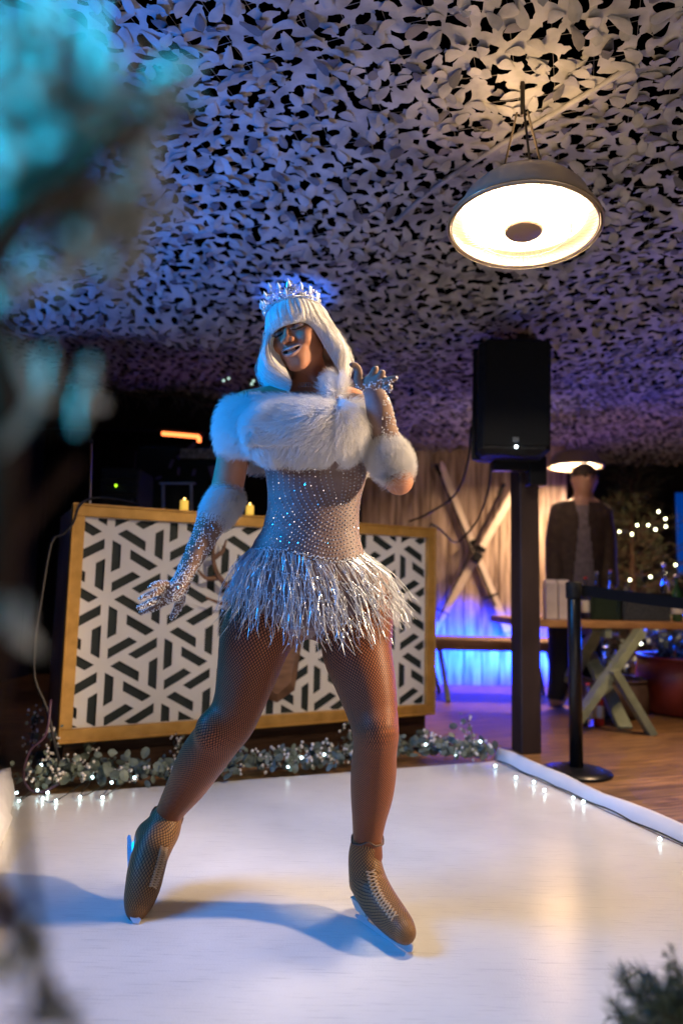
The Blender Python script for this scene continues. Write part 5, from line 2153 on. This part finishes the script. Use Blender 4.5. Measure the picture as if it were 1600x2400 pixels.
Fs = Sculpt((-.46, 1.66, 1.12), (.20, 2.25, 1.62), .006)
for i in range(40):
    a_ = 2 * math.pi * i / 40
    c = stole_pt(a_)
    t_ = stole_pt(a_ + .05) - c
    t_ /= np.linalg.norm(t_)
    fr_ = np.stack([t_, np.cross(VZ, t_), VZ], 1)
    hh = .082 - .014 * max(0, math.cos(a_))
    Fs.ell(c, (.05, .038, hh), fr_, k=.012)
# folded end lapping over the front and the roll on the raised side
Fs.chain(*CH_([(640, 1012, 1.80, 66), (720, 1014, 1.79, 68), (790, 1014, 1.80, 66)]), k=.03)
Fs.chain(*CH_([(775, 910, 1.86, 20), (783, 893, 1.87, 17), (790, 905, 1.86, 20)]), k=.02)
SV, SF = Fs.mesh()
SV = relax(SV, SF, 3)
stole = mesh_obj('fur_stole', SV, SF, vary(mat('fur_backing', (.8, .78, .76), .9), (.76, .74, .72), (.84, .82, .80), 30), sk, smooth=True)


def comb_stole(rt, nr_):
    c = np.tile(np.array([-.75, 0, -.55]), (len(rt), 1))
    up = rt[:, 2] > 1.42
    c[up] = (-.6, -.1, .3)
    low = rt[:, 2] < 1.26
    c[low] = (-.25, 0, -1.)
    rgt = rt[:, 0] > -.02
    c[rgt] += (.9, 0, .25)
    return c


fur('fur', SV, SF, 52000, .027, comb_stole, .00050, stole, 3, flat=.55)


def cuff(rows, n, seed, ln=.02):
    lo, hi = bounds(rows, .06)
    Fc = Sculpt(lo, hi, .005)
    Fc.chain(*CH_(rows), k=.01)
    V, F_ = Fc.mesh()
    V = relax(V, F_, 2)
    o_ = mesh_obj('fur_cuff', V, F_, stole.data.materials[0], sk, smooth=True)
    ax_ = P(*rows[-1][:3]) - P(*rows[0][:3])
    fur('fur', V, F_, n, ln, lambda r_, n_: np.tile(ax_ / np.linalg.norm(ax_), (len(r_), 1)), .0004, o_, seed, flat=.45)


cuff([(531, 1168, 1.955, 35), (524, 1180, 1.945, 37), (514, 1196, 1.935, 36), (507, 1206, 1.925, 32)], 12000, 5, .019)
cuff([(923, 1096, 1.842, 36), (919, 1086, 1.836, 41), (914, 1076, 1.83, 42), (909, 1066, 1.82, 40), (906, 1060, 1.817, 35)], 14000, 6, .024)

# ---- fringe skirt: three tiers of sequinned strands hanging from the hips
frm = mat('silver_tinsel', (.70, .74, .78), .25, metal=.25, spec=1.)
mb = MB()
pel = P(722, 1390, 1.965)


def hip_pt(a, z):
    """point on the hip line at angle a (0 front, + to the picture's right)"""
    zz = [q[0] for q in sorted(trows)]
    tr = np.array(sorted(trows))
    cx, cy, A1, B1 = [np.interp(z, tr[:, 0], tr[:, i]) for i in (1, 2, 3, 4)]
    return np.array([cx + (A1 + .006) * math.sin(a), cy - (B1 + .008) * math.cos(a), z])


z1290, z1340, z1390 = [P(720, y, 1.86)[2] for y in (1288, 1338, 1392)]
rg = np.random.default_rng(17)
for tier, (zb, n_, Lm) in enumerate(((z1290, 400, .178), (z1340, 240, .150), (z1390, 130, .115))):
    for i in range(n_):
        a_ = rg.uniform(-math.pi, math.pi)
        if abs(a_) > 2.3 and rg.random() < .5:
            continue
        z0 = zb - .036 * math.exp(-((a_ - .45) / .7) ** 2) + rg.normal(0, .004)
        p = hip_pt(a_, z0)
        out = np.array([math.sin(a_), -math.cos(a_), 0])
        dx = np.interp(a_, (-3.1, -1.57, -.9, -.4, 0, .5, 1.0, 1.57, 2.2, 3.14), (-.1, -.42, -.26, -.06, .2, .56, .9, 1.0, .7, .1))
        dy = -math.cos(a_) * .22
        dr0 = np.array([dx, dy, -1.]) + rg.normal(0, 1, 3) * (.16, .12, .03)
        dr0 /= np.linalg.norm(dr0)
        L_ = Lm * rg.uniform(.62, 1.16)
        k = 8
        pts = []
        ph = rg.uniform(0, 6.28)
        w_ = rg.uniform(.005, .015)
        for j in range(k):
            s_ = j / (k - 1)
            q = p + dr0 * L_ * s_ + np.array([0, 0, -1]) * L_ * .12 * s_ * s_ + out * .010 * math.sin(math.pi * min(1, s_ * 1.5))
            q += np.array([math.sin(ph + 7 * s_) - math.sin(ph), math.cos(ph * 1.3 + 6 * s_) - math.cos(ph * 1.3), 0]) * w_ * s_
            pts.append(q)
        mb.tube(pts, [.00078] * (k - 1) + [.0004], 3, False)
        for _ in range(3):
            q = pts[rg.integers(1, k - 1)]
            mb.octa(q + rg.normal(0, .002, 3), rg.uniform(.0014, .0026), 1.6, rg.normal(0, 1, 3) + .001)
    # beaded band
    for i in range(260):
        a_ = -math.pi + 2 * math.pi * i / 260
        z0 = zb - .028 * math.exp(-((a_ - .55) / .7) ** 2)
        mb.octa(hip_pt(a_, z0 + rg.normal(0, .003)), rg.uniform(.002, .0034))
mb.build('fringe_skirt', frm, sk)

# ---- wig: surface of revolution-like shell plus strands
def wig(az, t, lift=0.):
    """az: azimuth in the head frame (0 = face, + = picture right); t: 0 crown .. 1 tip"""
    aa = abs(az)
    bang = 1 / (1 + math.exp((aa - (.80 if az < 0 else .80 + .24 * min(1, az / .5))) * 11))          # 1 in front
    zend = .010 * bang + (-.134) * (1 - bang)
    if az > 0:
        zend -= .010 * (1 - bang)
    else:
        zend -= .014 * (1 - bang)
    th = t * 1.55
    z_top, z_eq = .121, .035
    if t < .5:
        q = t / .5 * (math.pi / 2)
        rr = math.sin(q)
        z = z_eq + (z_top - z_eq) * math.cos(q)
    else:
        s_ = (t - .5) / .5
        wl = 1 / (1 + math.exp((az + .2) * 6)) if abs(az) < 2.6 else .3
        rr = 1 + (1 - bang) * (.26 * math.sin(s_ * 2.1) * (1 - wl) + wl * .60 * math.sin(s_ * 2.85)) - .04 * bang * s_
        rr -= (1 - bang) * .20 * max(0, s_ - .75) / .25
        z = z_eq + (zend - z_eq) * s_
    ax_, ay_ = .089 + lift, (.098 + .014 * bang if aa < 1.57 else .105) + lift
    x = ax_ * rr * math.sin(az)
    y = .012 - ay_ * rr * math.cos(az)
    if t > .5:
        s_ = (t - .5) / .5
        x += .012 * wl * (1 - bang) * s_ ** 3
        # sides are drawn forward to frame the face
        fw = (1 - bang) * math.exp(-((aa - 1.15) / .5) ** 2)
        y -= (.030 if az < 0 else -.012) * fw * s_
        x += (.012 if az > 0 else 0) * fw * min(1, s_ * 3)
        if az < 0:
            # blown across the cheek on the picture's left
            f2 = math.exp(-((aa - 1.0) / .34) ** 2) * (1 - bang)
            x += .068 * f2 * math.sin(math.pi * .78 * s_ ** .62)
            y -= .045 * f2 * math.sin(math.pi * .70 * s_ ** .62)
    return np.array([x, y, z])


nA, nT = 120, 26
vs = []
azs = np.linspace(-math.pi, math.pi, nA, endpoint=False)
for j in range(nT):
    t = .02 + .98 * j / (nT - 1)
    for a_ in azs:
        vs.append(HW(wig(a_, t, -.003)))
fs = [(j * nA + i, j * nA + (i + 1) % nA, (j + 1) * nA + (i + 1) % nA, (j + 1) * nA + i) for j in range(nT - 1) for i in range(nA)]
fs.append(tuple(range(nA))[::-1])
hairm = vary(mat('platinum_hair', (.82, .79, .76), .38, spec=.5), (.76, .73, .69), (.88, .86, .83), 60, (1, 1, .1))
shell = mesh_obj('wig', vs, fs, hairm, sk, smooth=True)
n_ = 22000
k = 12
ST = np.zeros((n_, k, 3))
hm2 = mat('platinum_strand', (.88, .86, .83), .35, spec=.5)
hi_ = N(hm2, 'ShaderNodeHairInfo')
hr_ = N(hm2, 'ShaderNodeValToRGB')
hr_.color_ramp.elements[0].color = (.66, .62, .58, 1)
hr_.color_ramp.elements[1].color = (.93, .92, .90, 1)
hr_.color_ramp.elements[1].position = .7
LK(hm2, hi_.outputs['Random'], hr_.inputs[0])
LK(hm2, hr_.outputs[0], BS(hm2).inputs['Base Color'])
rg = np.random.default_rng(77)
for i in range(n_):
    a_ = rg.uniform(-math.pi, math.pi)
    cl = math.sin(a_ * 23) * .5 + math.sin(a_ * 41 + 1) * .5
    lf = .001 + .005 * rg.random() + .0018 * cl
    t0_ = rg.uniform(.03, .5) if rg.random() < .4 else rg.uniform(.03, .12)
    t1_ = rg.uniform(.93, 1.03) if rg.random() < .9 else rg.uniform(.8, 1.0)
    da = rg.normal(0, .03)
    fly = rg.random() < .012
    for j in range(k):
        s_ = j / (k - 1)
        t = t0_ + (t1_ - t0_) * s_
        p = wig(a_ + da * s_ + .02 * math.sin(6 * s_ + a_ * 9), t, lf + (.018 * s_ ** 2 * rg.random() if fly else 0))
        ST[i, j] = HW(p)
hair_obj('hair_strands', ST, np.linspace(.00052, .0003, k), hm2, shell)

# ---- tiara
crm = mat('silver_setting', (.85, .88, .92), .2, metal=.55, spec=1.)
cgm = mat('clear_crystal', (.92, .95, 1.), .06, spec=1., metal=.15)
mb, mg = MB(), MB()


def crown(az, h):
    h = h * 1.75
    az = az - .22
    z = .064 + h
    rr = .093 + h * .16
    return np.array([rr * .94 * math.sin(az), .022 - rr * 1.06 * math.cos(az), z + .028 * math.cos(az) * .35 + .012])


ks = np.linspace(-1.65, 1.65, 60)
for hh in (0, .006):
    mb.tube([HW(crown(a_, hh)) for a_ in ks], .0016, 6)
for i in range(560):
    a_ = rg.uniform(-1.62, 1.62)
    env = .012 + .016 * abs(math.cos(a_ * 4.5)) * (.65 + .35 * math.cos(a_))
    mb.octa(HW(crown(a_, rg.uniform(0, env))), rg.uniform(.0014, .0028), 1, rg.normal(0, 1, 3))
peaks = [(0, .040), (-.28, .032), (.28, .032), (-.62, .026), (.60, .034), (-.95, .033), (.95, .026), (-1.18, .028), (1.22, .022), (-1.45, .016), (1.48, .014), (-.45, .020), (.45, .018)]
for (a_, hh) in peaks:
    c, e_ = HW(crown(a_, hh * .62)), HW(crown(a_, hh * 1.0))
    up = (e_ - c) / np.linalg.norm(e_ - c)
    mg.octa(HW(crown(a_, hh * .80)), .0058, 2.4, up)
    mb.tube([HW(crown(a_ - .05, 0)), HW(crown(a_ - .06, hh * .5)), HW(crown(a_, hh * .95))], .0008, 5)
    mb.tube([HW(crown(a_ + .05, 0)), HW(crown(a_ + .06, hh * .5)), HW(crown(a_, hh * .95))], .0008, 5)
    mg.octa(HW(crown(a_, hh * .36)), .0034, 1.2, up)
    for q in range(7):
        mg.octa(HW(crown(a_ + rg.normal(0, .04), hh * rg.uniform(.25, .8))), rg.uniform(.0012, .002), 1, rg.normal(0, 1, 3))
for a_ in (.62, -.7):
    pts = [HW(crown(a_ + .11 * math.cos(q), .016 + .016 * math.sin(q))) for q in np.linspace(0, math.pi, 14)]
    mb.tube(pts, .0011, 5)
tia = mb.build('tiara', crm, sk)
tag(mg.build('crystals', cgm, tia), kind='stuff')

# necklace
mb = MB()
for i in range(150):
    a_ = 2 * math.pi * i / 50
    row = i // 50
    c0, r0 = S(722, 909 + row * 5, 1.948, 40 + row * 3)
    mb.octa(c0 + np.array([math.cos(a_) * r0, math.sin(a_) * r0, .0]) , .0028, 1)
mb.build('choker', gemm, sk)

# ---- skates
bootm = tights_mat('boot_under_fishnet', (.26, .135, .055), (.025, .015, .010), 33, .085, .45)
bladem = mat('polished_blade', (.78, .80, .84), .3, metal=.75)
solem = mat('pale_heel', (.55, .52, .46), .4)


def boot(rows, extra, sole):
    lo, hi = bounds(rows, .07)
    Bs = Sculpt(lo, hi, .0035)
    Bs.chain(*CH_(rows), k=.012)
    for q, sc3, kk in extra:
        p, r_ = S(*q)
        Bs.ell(p, np.array(sc3) * r_, k=kk)
    V, F_ = Bs.mesh()
    V = relax(V, F_, 2)
    o_ = mesh_obj('skate_boot', V, F_, bootm, sk, smooth=True)
    net_uv(o_, *CH_(rows))
    return o_


bR = boot([(859, 1972, 1.975, 34), (855, 2000, 1.98, 38), (856, 2030, 1.98, 40), (862, 2062, 1.972, 43), (876, 2093, 1.945, 43), (896, 2123, 1.905, 41), (918, 2150, 1.865, 38), (938, 2172, 1.825, 33), (948, 2184, 1.805, 27)],
          [((850, 2068, 2.0, 32), (1, 1, 1), .015), ((866, 2045, 1.955, 28), (1, 1, 1.2), .012)], None)
# ankle fold and laces
hg_, tg_ = G(832, 2150), G(963, 2240)
bd = (tg_ - hg_)
bd[2] = 0
bl = np.linalg.norm(bd)
bd /= bl
bs = np.cross(VZ, bd)
BR_ = np.stack([bd, bs, VZ], 1)


def blade(parent, O, fr_, L, zt=.06):
    """O: heel end of the edge, fr_: columns forward, side, up"""
    mb_ = MB()
    prof = [(0, .004), (.01, 0), (L * .5, -.0012), (L - .012, .002), (L + .004, .010), (L + .008, .024), (L - .002, .030), (L - .012, .022)]
    up = [(L - .03, .013), (L * .72, .014), (L * .6, .011), (L * .32, .011), (L * .24, .014), (.03, .014), (.004, .010)]
    pts = prof + up
    n__ = len(pts)
    vs_ = []
    for sd_ in (-.002, .002):
        for (a, z) in pts:
            vs_.append(O + fr_ @ np.array([a, sd_, z]))
    mb_.add(vs_, [tuple(range(n__))[::-1], tuple(range(n__, 2 * n__))] + [(i, (i + 1) % n__, n__ + (i + 1) % n__, n__ + i) for i in range(n__)])
    # stanchions
    for (a0, a1, z1, w_) in ((.015, .075, zt, .016), (L * .66, L * .90, zt * .9, .018)):
        q = []
        for (a, z, ww_) in ((a0 + .016, .012, .003), (a1 - .016, .012, .003), (a1, z1, w_), (a0, z1, w_)):
            for sd_ in (-1, 1):
                q.append(O + fr_ @ np.array([a, sd_ * ww_, z]))
        mb_.add(q, [(0, 2, 4, 6), (1, 7, 5, 3), (0, 1, 3, 2), (2, 3, 5, 4), (4, 5, 7, 6), (6, 7, 1, 0)])
    mb_.build('blade', bladem, parent)


blade(bR, hg_ + np.array([0, 0, .0015]), BR_, bl, .042)
mb = MB()
hp_ = hg_ + bd * .042
mb.add([hp_ + BR_ @ np.array(q) for q in ((-.022, -.014, .030), (.022, -.014, .028), (.022, .014, .028), (-.022, .014, .030), (-.034, -.024, .062), (.034, -.024, .056), (.034, .024, .056), (-.034, .024, .062))], [(3, 2, 1, 0), (4, 5, 6, 7), (0, 1, 5, 4), (1, 2, 6, 5), (2, 3, 7, 6), (3, 0, 4, 7)])
mb.build('heel', solem, bR)

bL = boot([(389, 1922, 2.105, 37), (380, 1946, 2.09, 42), (366, 1972, 2.07, 43), (352, 2005, 2.045, 43), (343, 2040, 2.015, 43), (336, 2075, 1.99, 41), (328, 2105, 1.97, 36), (322, 2128, 1.955, 27), (319, 2141, 1.95, 17)],
          [((352, 1965, 2.10, 36), (1, 1.1, 1.2), .015)], None)
tL = G(304, 2166) + np.array([0, 0, .002])
hL = P(298, 1958, 2.11)
fwd = (tL - hL)
Lb = float(np.linalg.norm(fwd))
fwd /= Lb
upL = P(345, 2050, 2.02) - (tL + hL) / 2
upL -= fwd * (upL @ fwd)
print('blade', Lb, np.linalg.norm(upL))
upL /= np.linalg.norm(upL)
frL = np.stack([fwd, np.cross(upL, fwd), upL], 1)
blade(bL, hL, frL, Lb, .04)


# laces: zig-zag cords over each instep, and eyelets
def laces(parent, rows, wd, seed):
    V = np.empty(len(parent.data.vertices) * 3, np.float32)
    parent.data.vertices.foreach_get('co', V)
    V = V.reshape(-1, 3) + np.array(parent['org'])
    fs_ = [tuple(p.vertices) for p in parent.data.polygons]
    bv = BVHTree.FromPolygons([tuple(v) for v in V], fs_)
    mb_ = MB()
    eye = []

    def hit(x, y):
        o_ = Vector((0, 0, CH))
        d = Vector(tuple(P(x, y, 2.) - np.array([0, 0, CH]))).normalized()
        l_, n_, _, _ = bv.ray_cast(o_, d)
        return None if l_ is None else np.array(l_) + np.array(n_) * .0016
    path_ = smooth_path([(x, y, 0) for x, y in rows], 9 * 2)
    for i in range(0, len(path_) - 1):
        d = path_[i + 1] - path_[i]
        d /= np.linalg.norm(d)
        nx_ = np.array([-d[1], d[0], 0])
        for s_ in (1, -1):
            pts = []
            for q in np.linspace(-1, 1, 6):
                c = path_[i] + (path_[i + 1] - path_[i]) * (q + 1) / 2 + nx_ * q * s_ * wd
                h_ = hit(c[0], c[1])
                if h_ is not None:
                    pts.append(h_)
            if len(pts) > 2:
                mb_.tube(pts, .0019, 5)
    mb_.build('laces', mat('tan_lace', (.42, .30, .18), .7), parent)


laces(bR, [(868, 2040), (876, 2075), (890, 2105), (908, 2130), (925, 2152)], 11, 1)
laces(bL, [(385, 1985), (378, 2015), (368, 2050), (358, 2080)], 9, 2)

# rolled edge of the tights over each boot top
for (rows, par) in (([(861, 1968, 1.975, 37)], bR), ([(391, 1916, 2.108, 37)], bL)):
    c0, r0 = S(*rows[0])
    ax_ = (VZ if par is bR else np.array(P(405, 1885, 2.09) - P(385, 1945, 2.12)))
    ax_ = ax_ / np.linalg.norm(ax_)
    q_ = np.array(Vector((0, 0, 1)).rotation_difference(Vector(ax_)).to_matrix())
    pts = []
    for a_ in np.linspace(0, 2 * math.pi, 30):
        pts.append(c0 + q_ @ np.array([math.cos(a_) * r0, math.sin(a_) * r0, .006 * math.sin(3 * a_) + .003 * math.sin(7 * a_)]))
    mb = MB()
    mb.tube(pts, .0026, 6, False)
    mb.build('boot_collar', mat('brown_collar', (.10, .055, .035), .6), par, smooth=True)

# ------------------------------------------------------------------ the man behind the table
mp_ = thing('person', 'man in an open dark jacket over a grey top standing behind the bar table', 'person', G(1300, 1655, DZ))
MF = 5.45
Mb = Sculpt((1.35, 5.1, DZ), (2.35, 5.85, 1.95), .012)
rows = []
for (y, cx, a, bf) in ((1480, 1345, 52, .7), (1400, 1350, 60, .62), (1320, 1354, 56, .6), (1250, 1357, 58, .6), (1210, 1358, 60, .55), (1190, 1360, 50, .5), (1174, 1362, 40, .5)):
    p, r_ = S(cx, y, MF, a)
    rows.append((p[2], p[0], p[1], r_, r_ * bf))
Mb.loft(rows, .03)
Mb.chain(*CH_([(1364, 1185, MF, 26), (1366, 1160, MF, 21), (1367, 1145, MF, 21)]), k=.03)
Mb.chain(*CH_([(1318, 1202, MF, 17), (1345, 1184, MF, 14), (1367, 1172, MF, 14), (1389, 1184, MF, 14), (1410, 1204, MF, 17)]), k=.03)
Mb.chain(*CH_([(1312, 1200, MF, 20), (1301, 1260, MF, 19), (1298, 1320, MF - .02, 17), (1298, 1365, MF - .1, 14), (1302, 1385, MF - .14, 11)]), k=.02)
Mb.chain(*CH_([(1408, 1205, MF, 20), (1418, 1265, MF, 19), (1422, 1325, MF - .02, 17), (1428, 1370, MF - .1, 14), (1424, 1390, MF - .14, 11)]), k=.02)
Mb.chain(*CH_([(1320, 1480, MF, 32), (1315, 1540, MF, 26), (1308, 1600, MF, 20), (1300, 1640, MF, 16)]), k=.03)
Mb.chain(*CH_([(1372, 1480, MF, 32), (1380, 1540, MF, 26), (1384, 1600, MF, 20), (1388, 1640, MF, 16)]), k=.03)
# head
p, r_ = S(1368, 1124, MF, 28.5)
Mb.ell(p, (r_ * .98, r_ * 1.15, r_ * 1.22), k=.02)
p2, r2 = S(1368, 1145, MF - .03, 21)
Mb.ell(p2, (r2 * .95, r2, r2 * 1.15), k=.02)
Mb.ell(p + np.array([0, -r_ * 1.12, -.015]), (.014, .018, .022), k=.012)
for s_ in (-1, 1):
    Mb.ell(p + np.array([s_ * r_ * 1.0, 0, -.01]), (.012, .02, .03), k=.008)
# hands: palm and curled fingers
for (hx, hy) in ((1303, 1392), (1423, 1397)):
    q, rr = S(hx, hy, MF - .16, 10)
    Mb.ell(q, (.035, .02, .045), k=.01)
    for k in range(4):
        Mb.cone(q + np.array([-.026 + .017 * k, 0, -.03]), q + np.array([-.028 + .018 * k, -.02, -.085 + .006 * abs(k - 1.5)]), .010, .008, k=.003)
    Mb.cone(q + np.array([.03 * (1 if hx < 1350 else -1), -.01, .0]), q + np.array([.045 * (1 if hx < 1350 else -1), -.025, -.04]), .011, .009, k=.004)
V, F_ = Mb.mesh()
V = relax(V, F_, 2)
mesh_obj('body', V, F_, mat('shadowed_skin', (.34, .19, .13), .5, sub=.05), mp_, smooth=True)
NV = normals(V, F_)
fcm = V[F_].mean(1)
wz, nz_ = P(1350, 1400, MF)[2], P(1360, 1182, MF)[2]
cuffz = P(1300, 1372, MF - .1)[2]
cxm = P(1352, 1300, MF)[0]
tors = (fcm[:, 2] < nz_) & (fcm[:, 2] > cuffz)
shirt_ = (fcm[:, 2] < nz_ - .02) & (fcm[:, 2] > wz - .06) & (np.abs(fcm[:, 0] - cxm) < .13)
a1, a2, _ = sub_mesh(V + NV * .008, F_, shirt_)
mesh_obj('shirt', a1, a2, vary(mat('grey_shirt', (.16, .13, .13), .8), (.12, .10, .10), (.2, .165, .165), 30), mp_, smooth=True)
opening = np.clip((nz_ - fcm[:, 2]) * .10, 0, .06) + .022 + .03 * np.exp(-((fcm[:, 2] - nz_) / .08) ** 2)
jk = ((fcm[:, 2] < nz_ + .01) & (fcm[:, 2] > wz - .10) & ~((np.abs(fcm[:, 0] - cxm - .01) < opening) & (fcm[:, 1] < MF + .01))) & ~((fcm[:, 2] < cuffz) & (np.abs(fcm[:, 0] - cxm) > .17))
a1, a2, _ = sub_mesh(V + NV * .014, F_, jk)
mesh_obj('jacket', a1, a2, vary(mat('dark_brown_jacket', (.03, .02, .014), .75, sheen=.1), (.022, .012, .006), (.05, .03, .016), 20), mp_, smooth=True)
tr_ = (fcm[:, 2] < wz - .04) & (fcm[:, 2] > .07) & (fcm[:, 1] > MF - .13) & (np.abs(fcm[:, 0] - cxm) < .32)
a1, a2, _ = sub_mesh(V + NV * .012, F_, tr_)
mesh_obj('trousers', a1, a2, mat('black_trousers', (.012, .012, .016), .8), mp_, smooth=True)
hz_ = (fcm[:, 2] > p[2] + .008 + np.clip((MF - fcm[:, 1]) * .30, -.12, .012)) 
a1, a2, _ = sub_mesh(V + NV * .015, F_, hz_)
mesh_obj('hair', a1, a2, vary(mat('brown_hair', (.06, .035, .02), .7), (.012, .007, .004), (.035, .02, .012), 90, bump=.5), mp_, smooth=True)
bz_ = (fcm[:, 2] < p[2] - .055) & (fcm[:, 2] > nz_ + .055) & (fcm[:, 1] < MF - .02)
a1, a2, _ = sub_mesh(V + NV * .005, F_, bz_)

mb = MB()
for s_ in (-1, 1):
    mb.ball(p + np.array([s_ * .03, -r_ * 1.08, .01]), .010, 10, 8, (1.2, .6, .8))
mb.build('eyes', mat('dark_eye', (.03, .02, .02), .2), mp_, smooth=True)
for x in (1298, 1388):
    q = G(x, 1655, DZ)
    mb = MB()
    mb.ball((q[0], q[1] - .02, DZ + .045), .055, 14, 10, (.85, 2.3, .8))
    mb.build('shoe', mat('pale_trainer', (.3, .26, .24), .6), mp_, smooth=True)
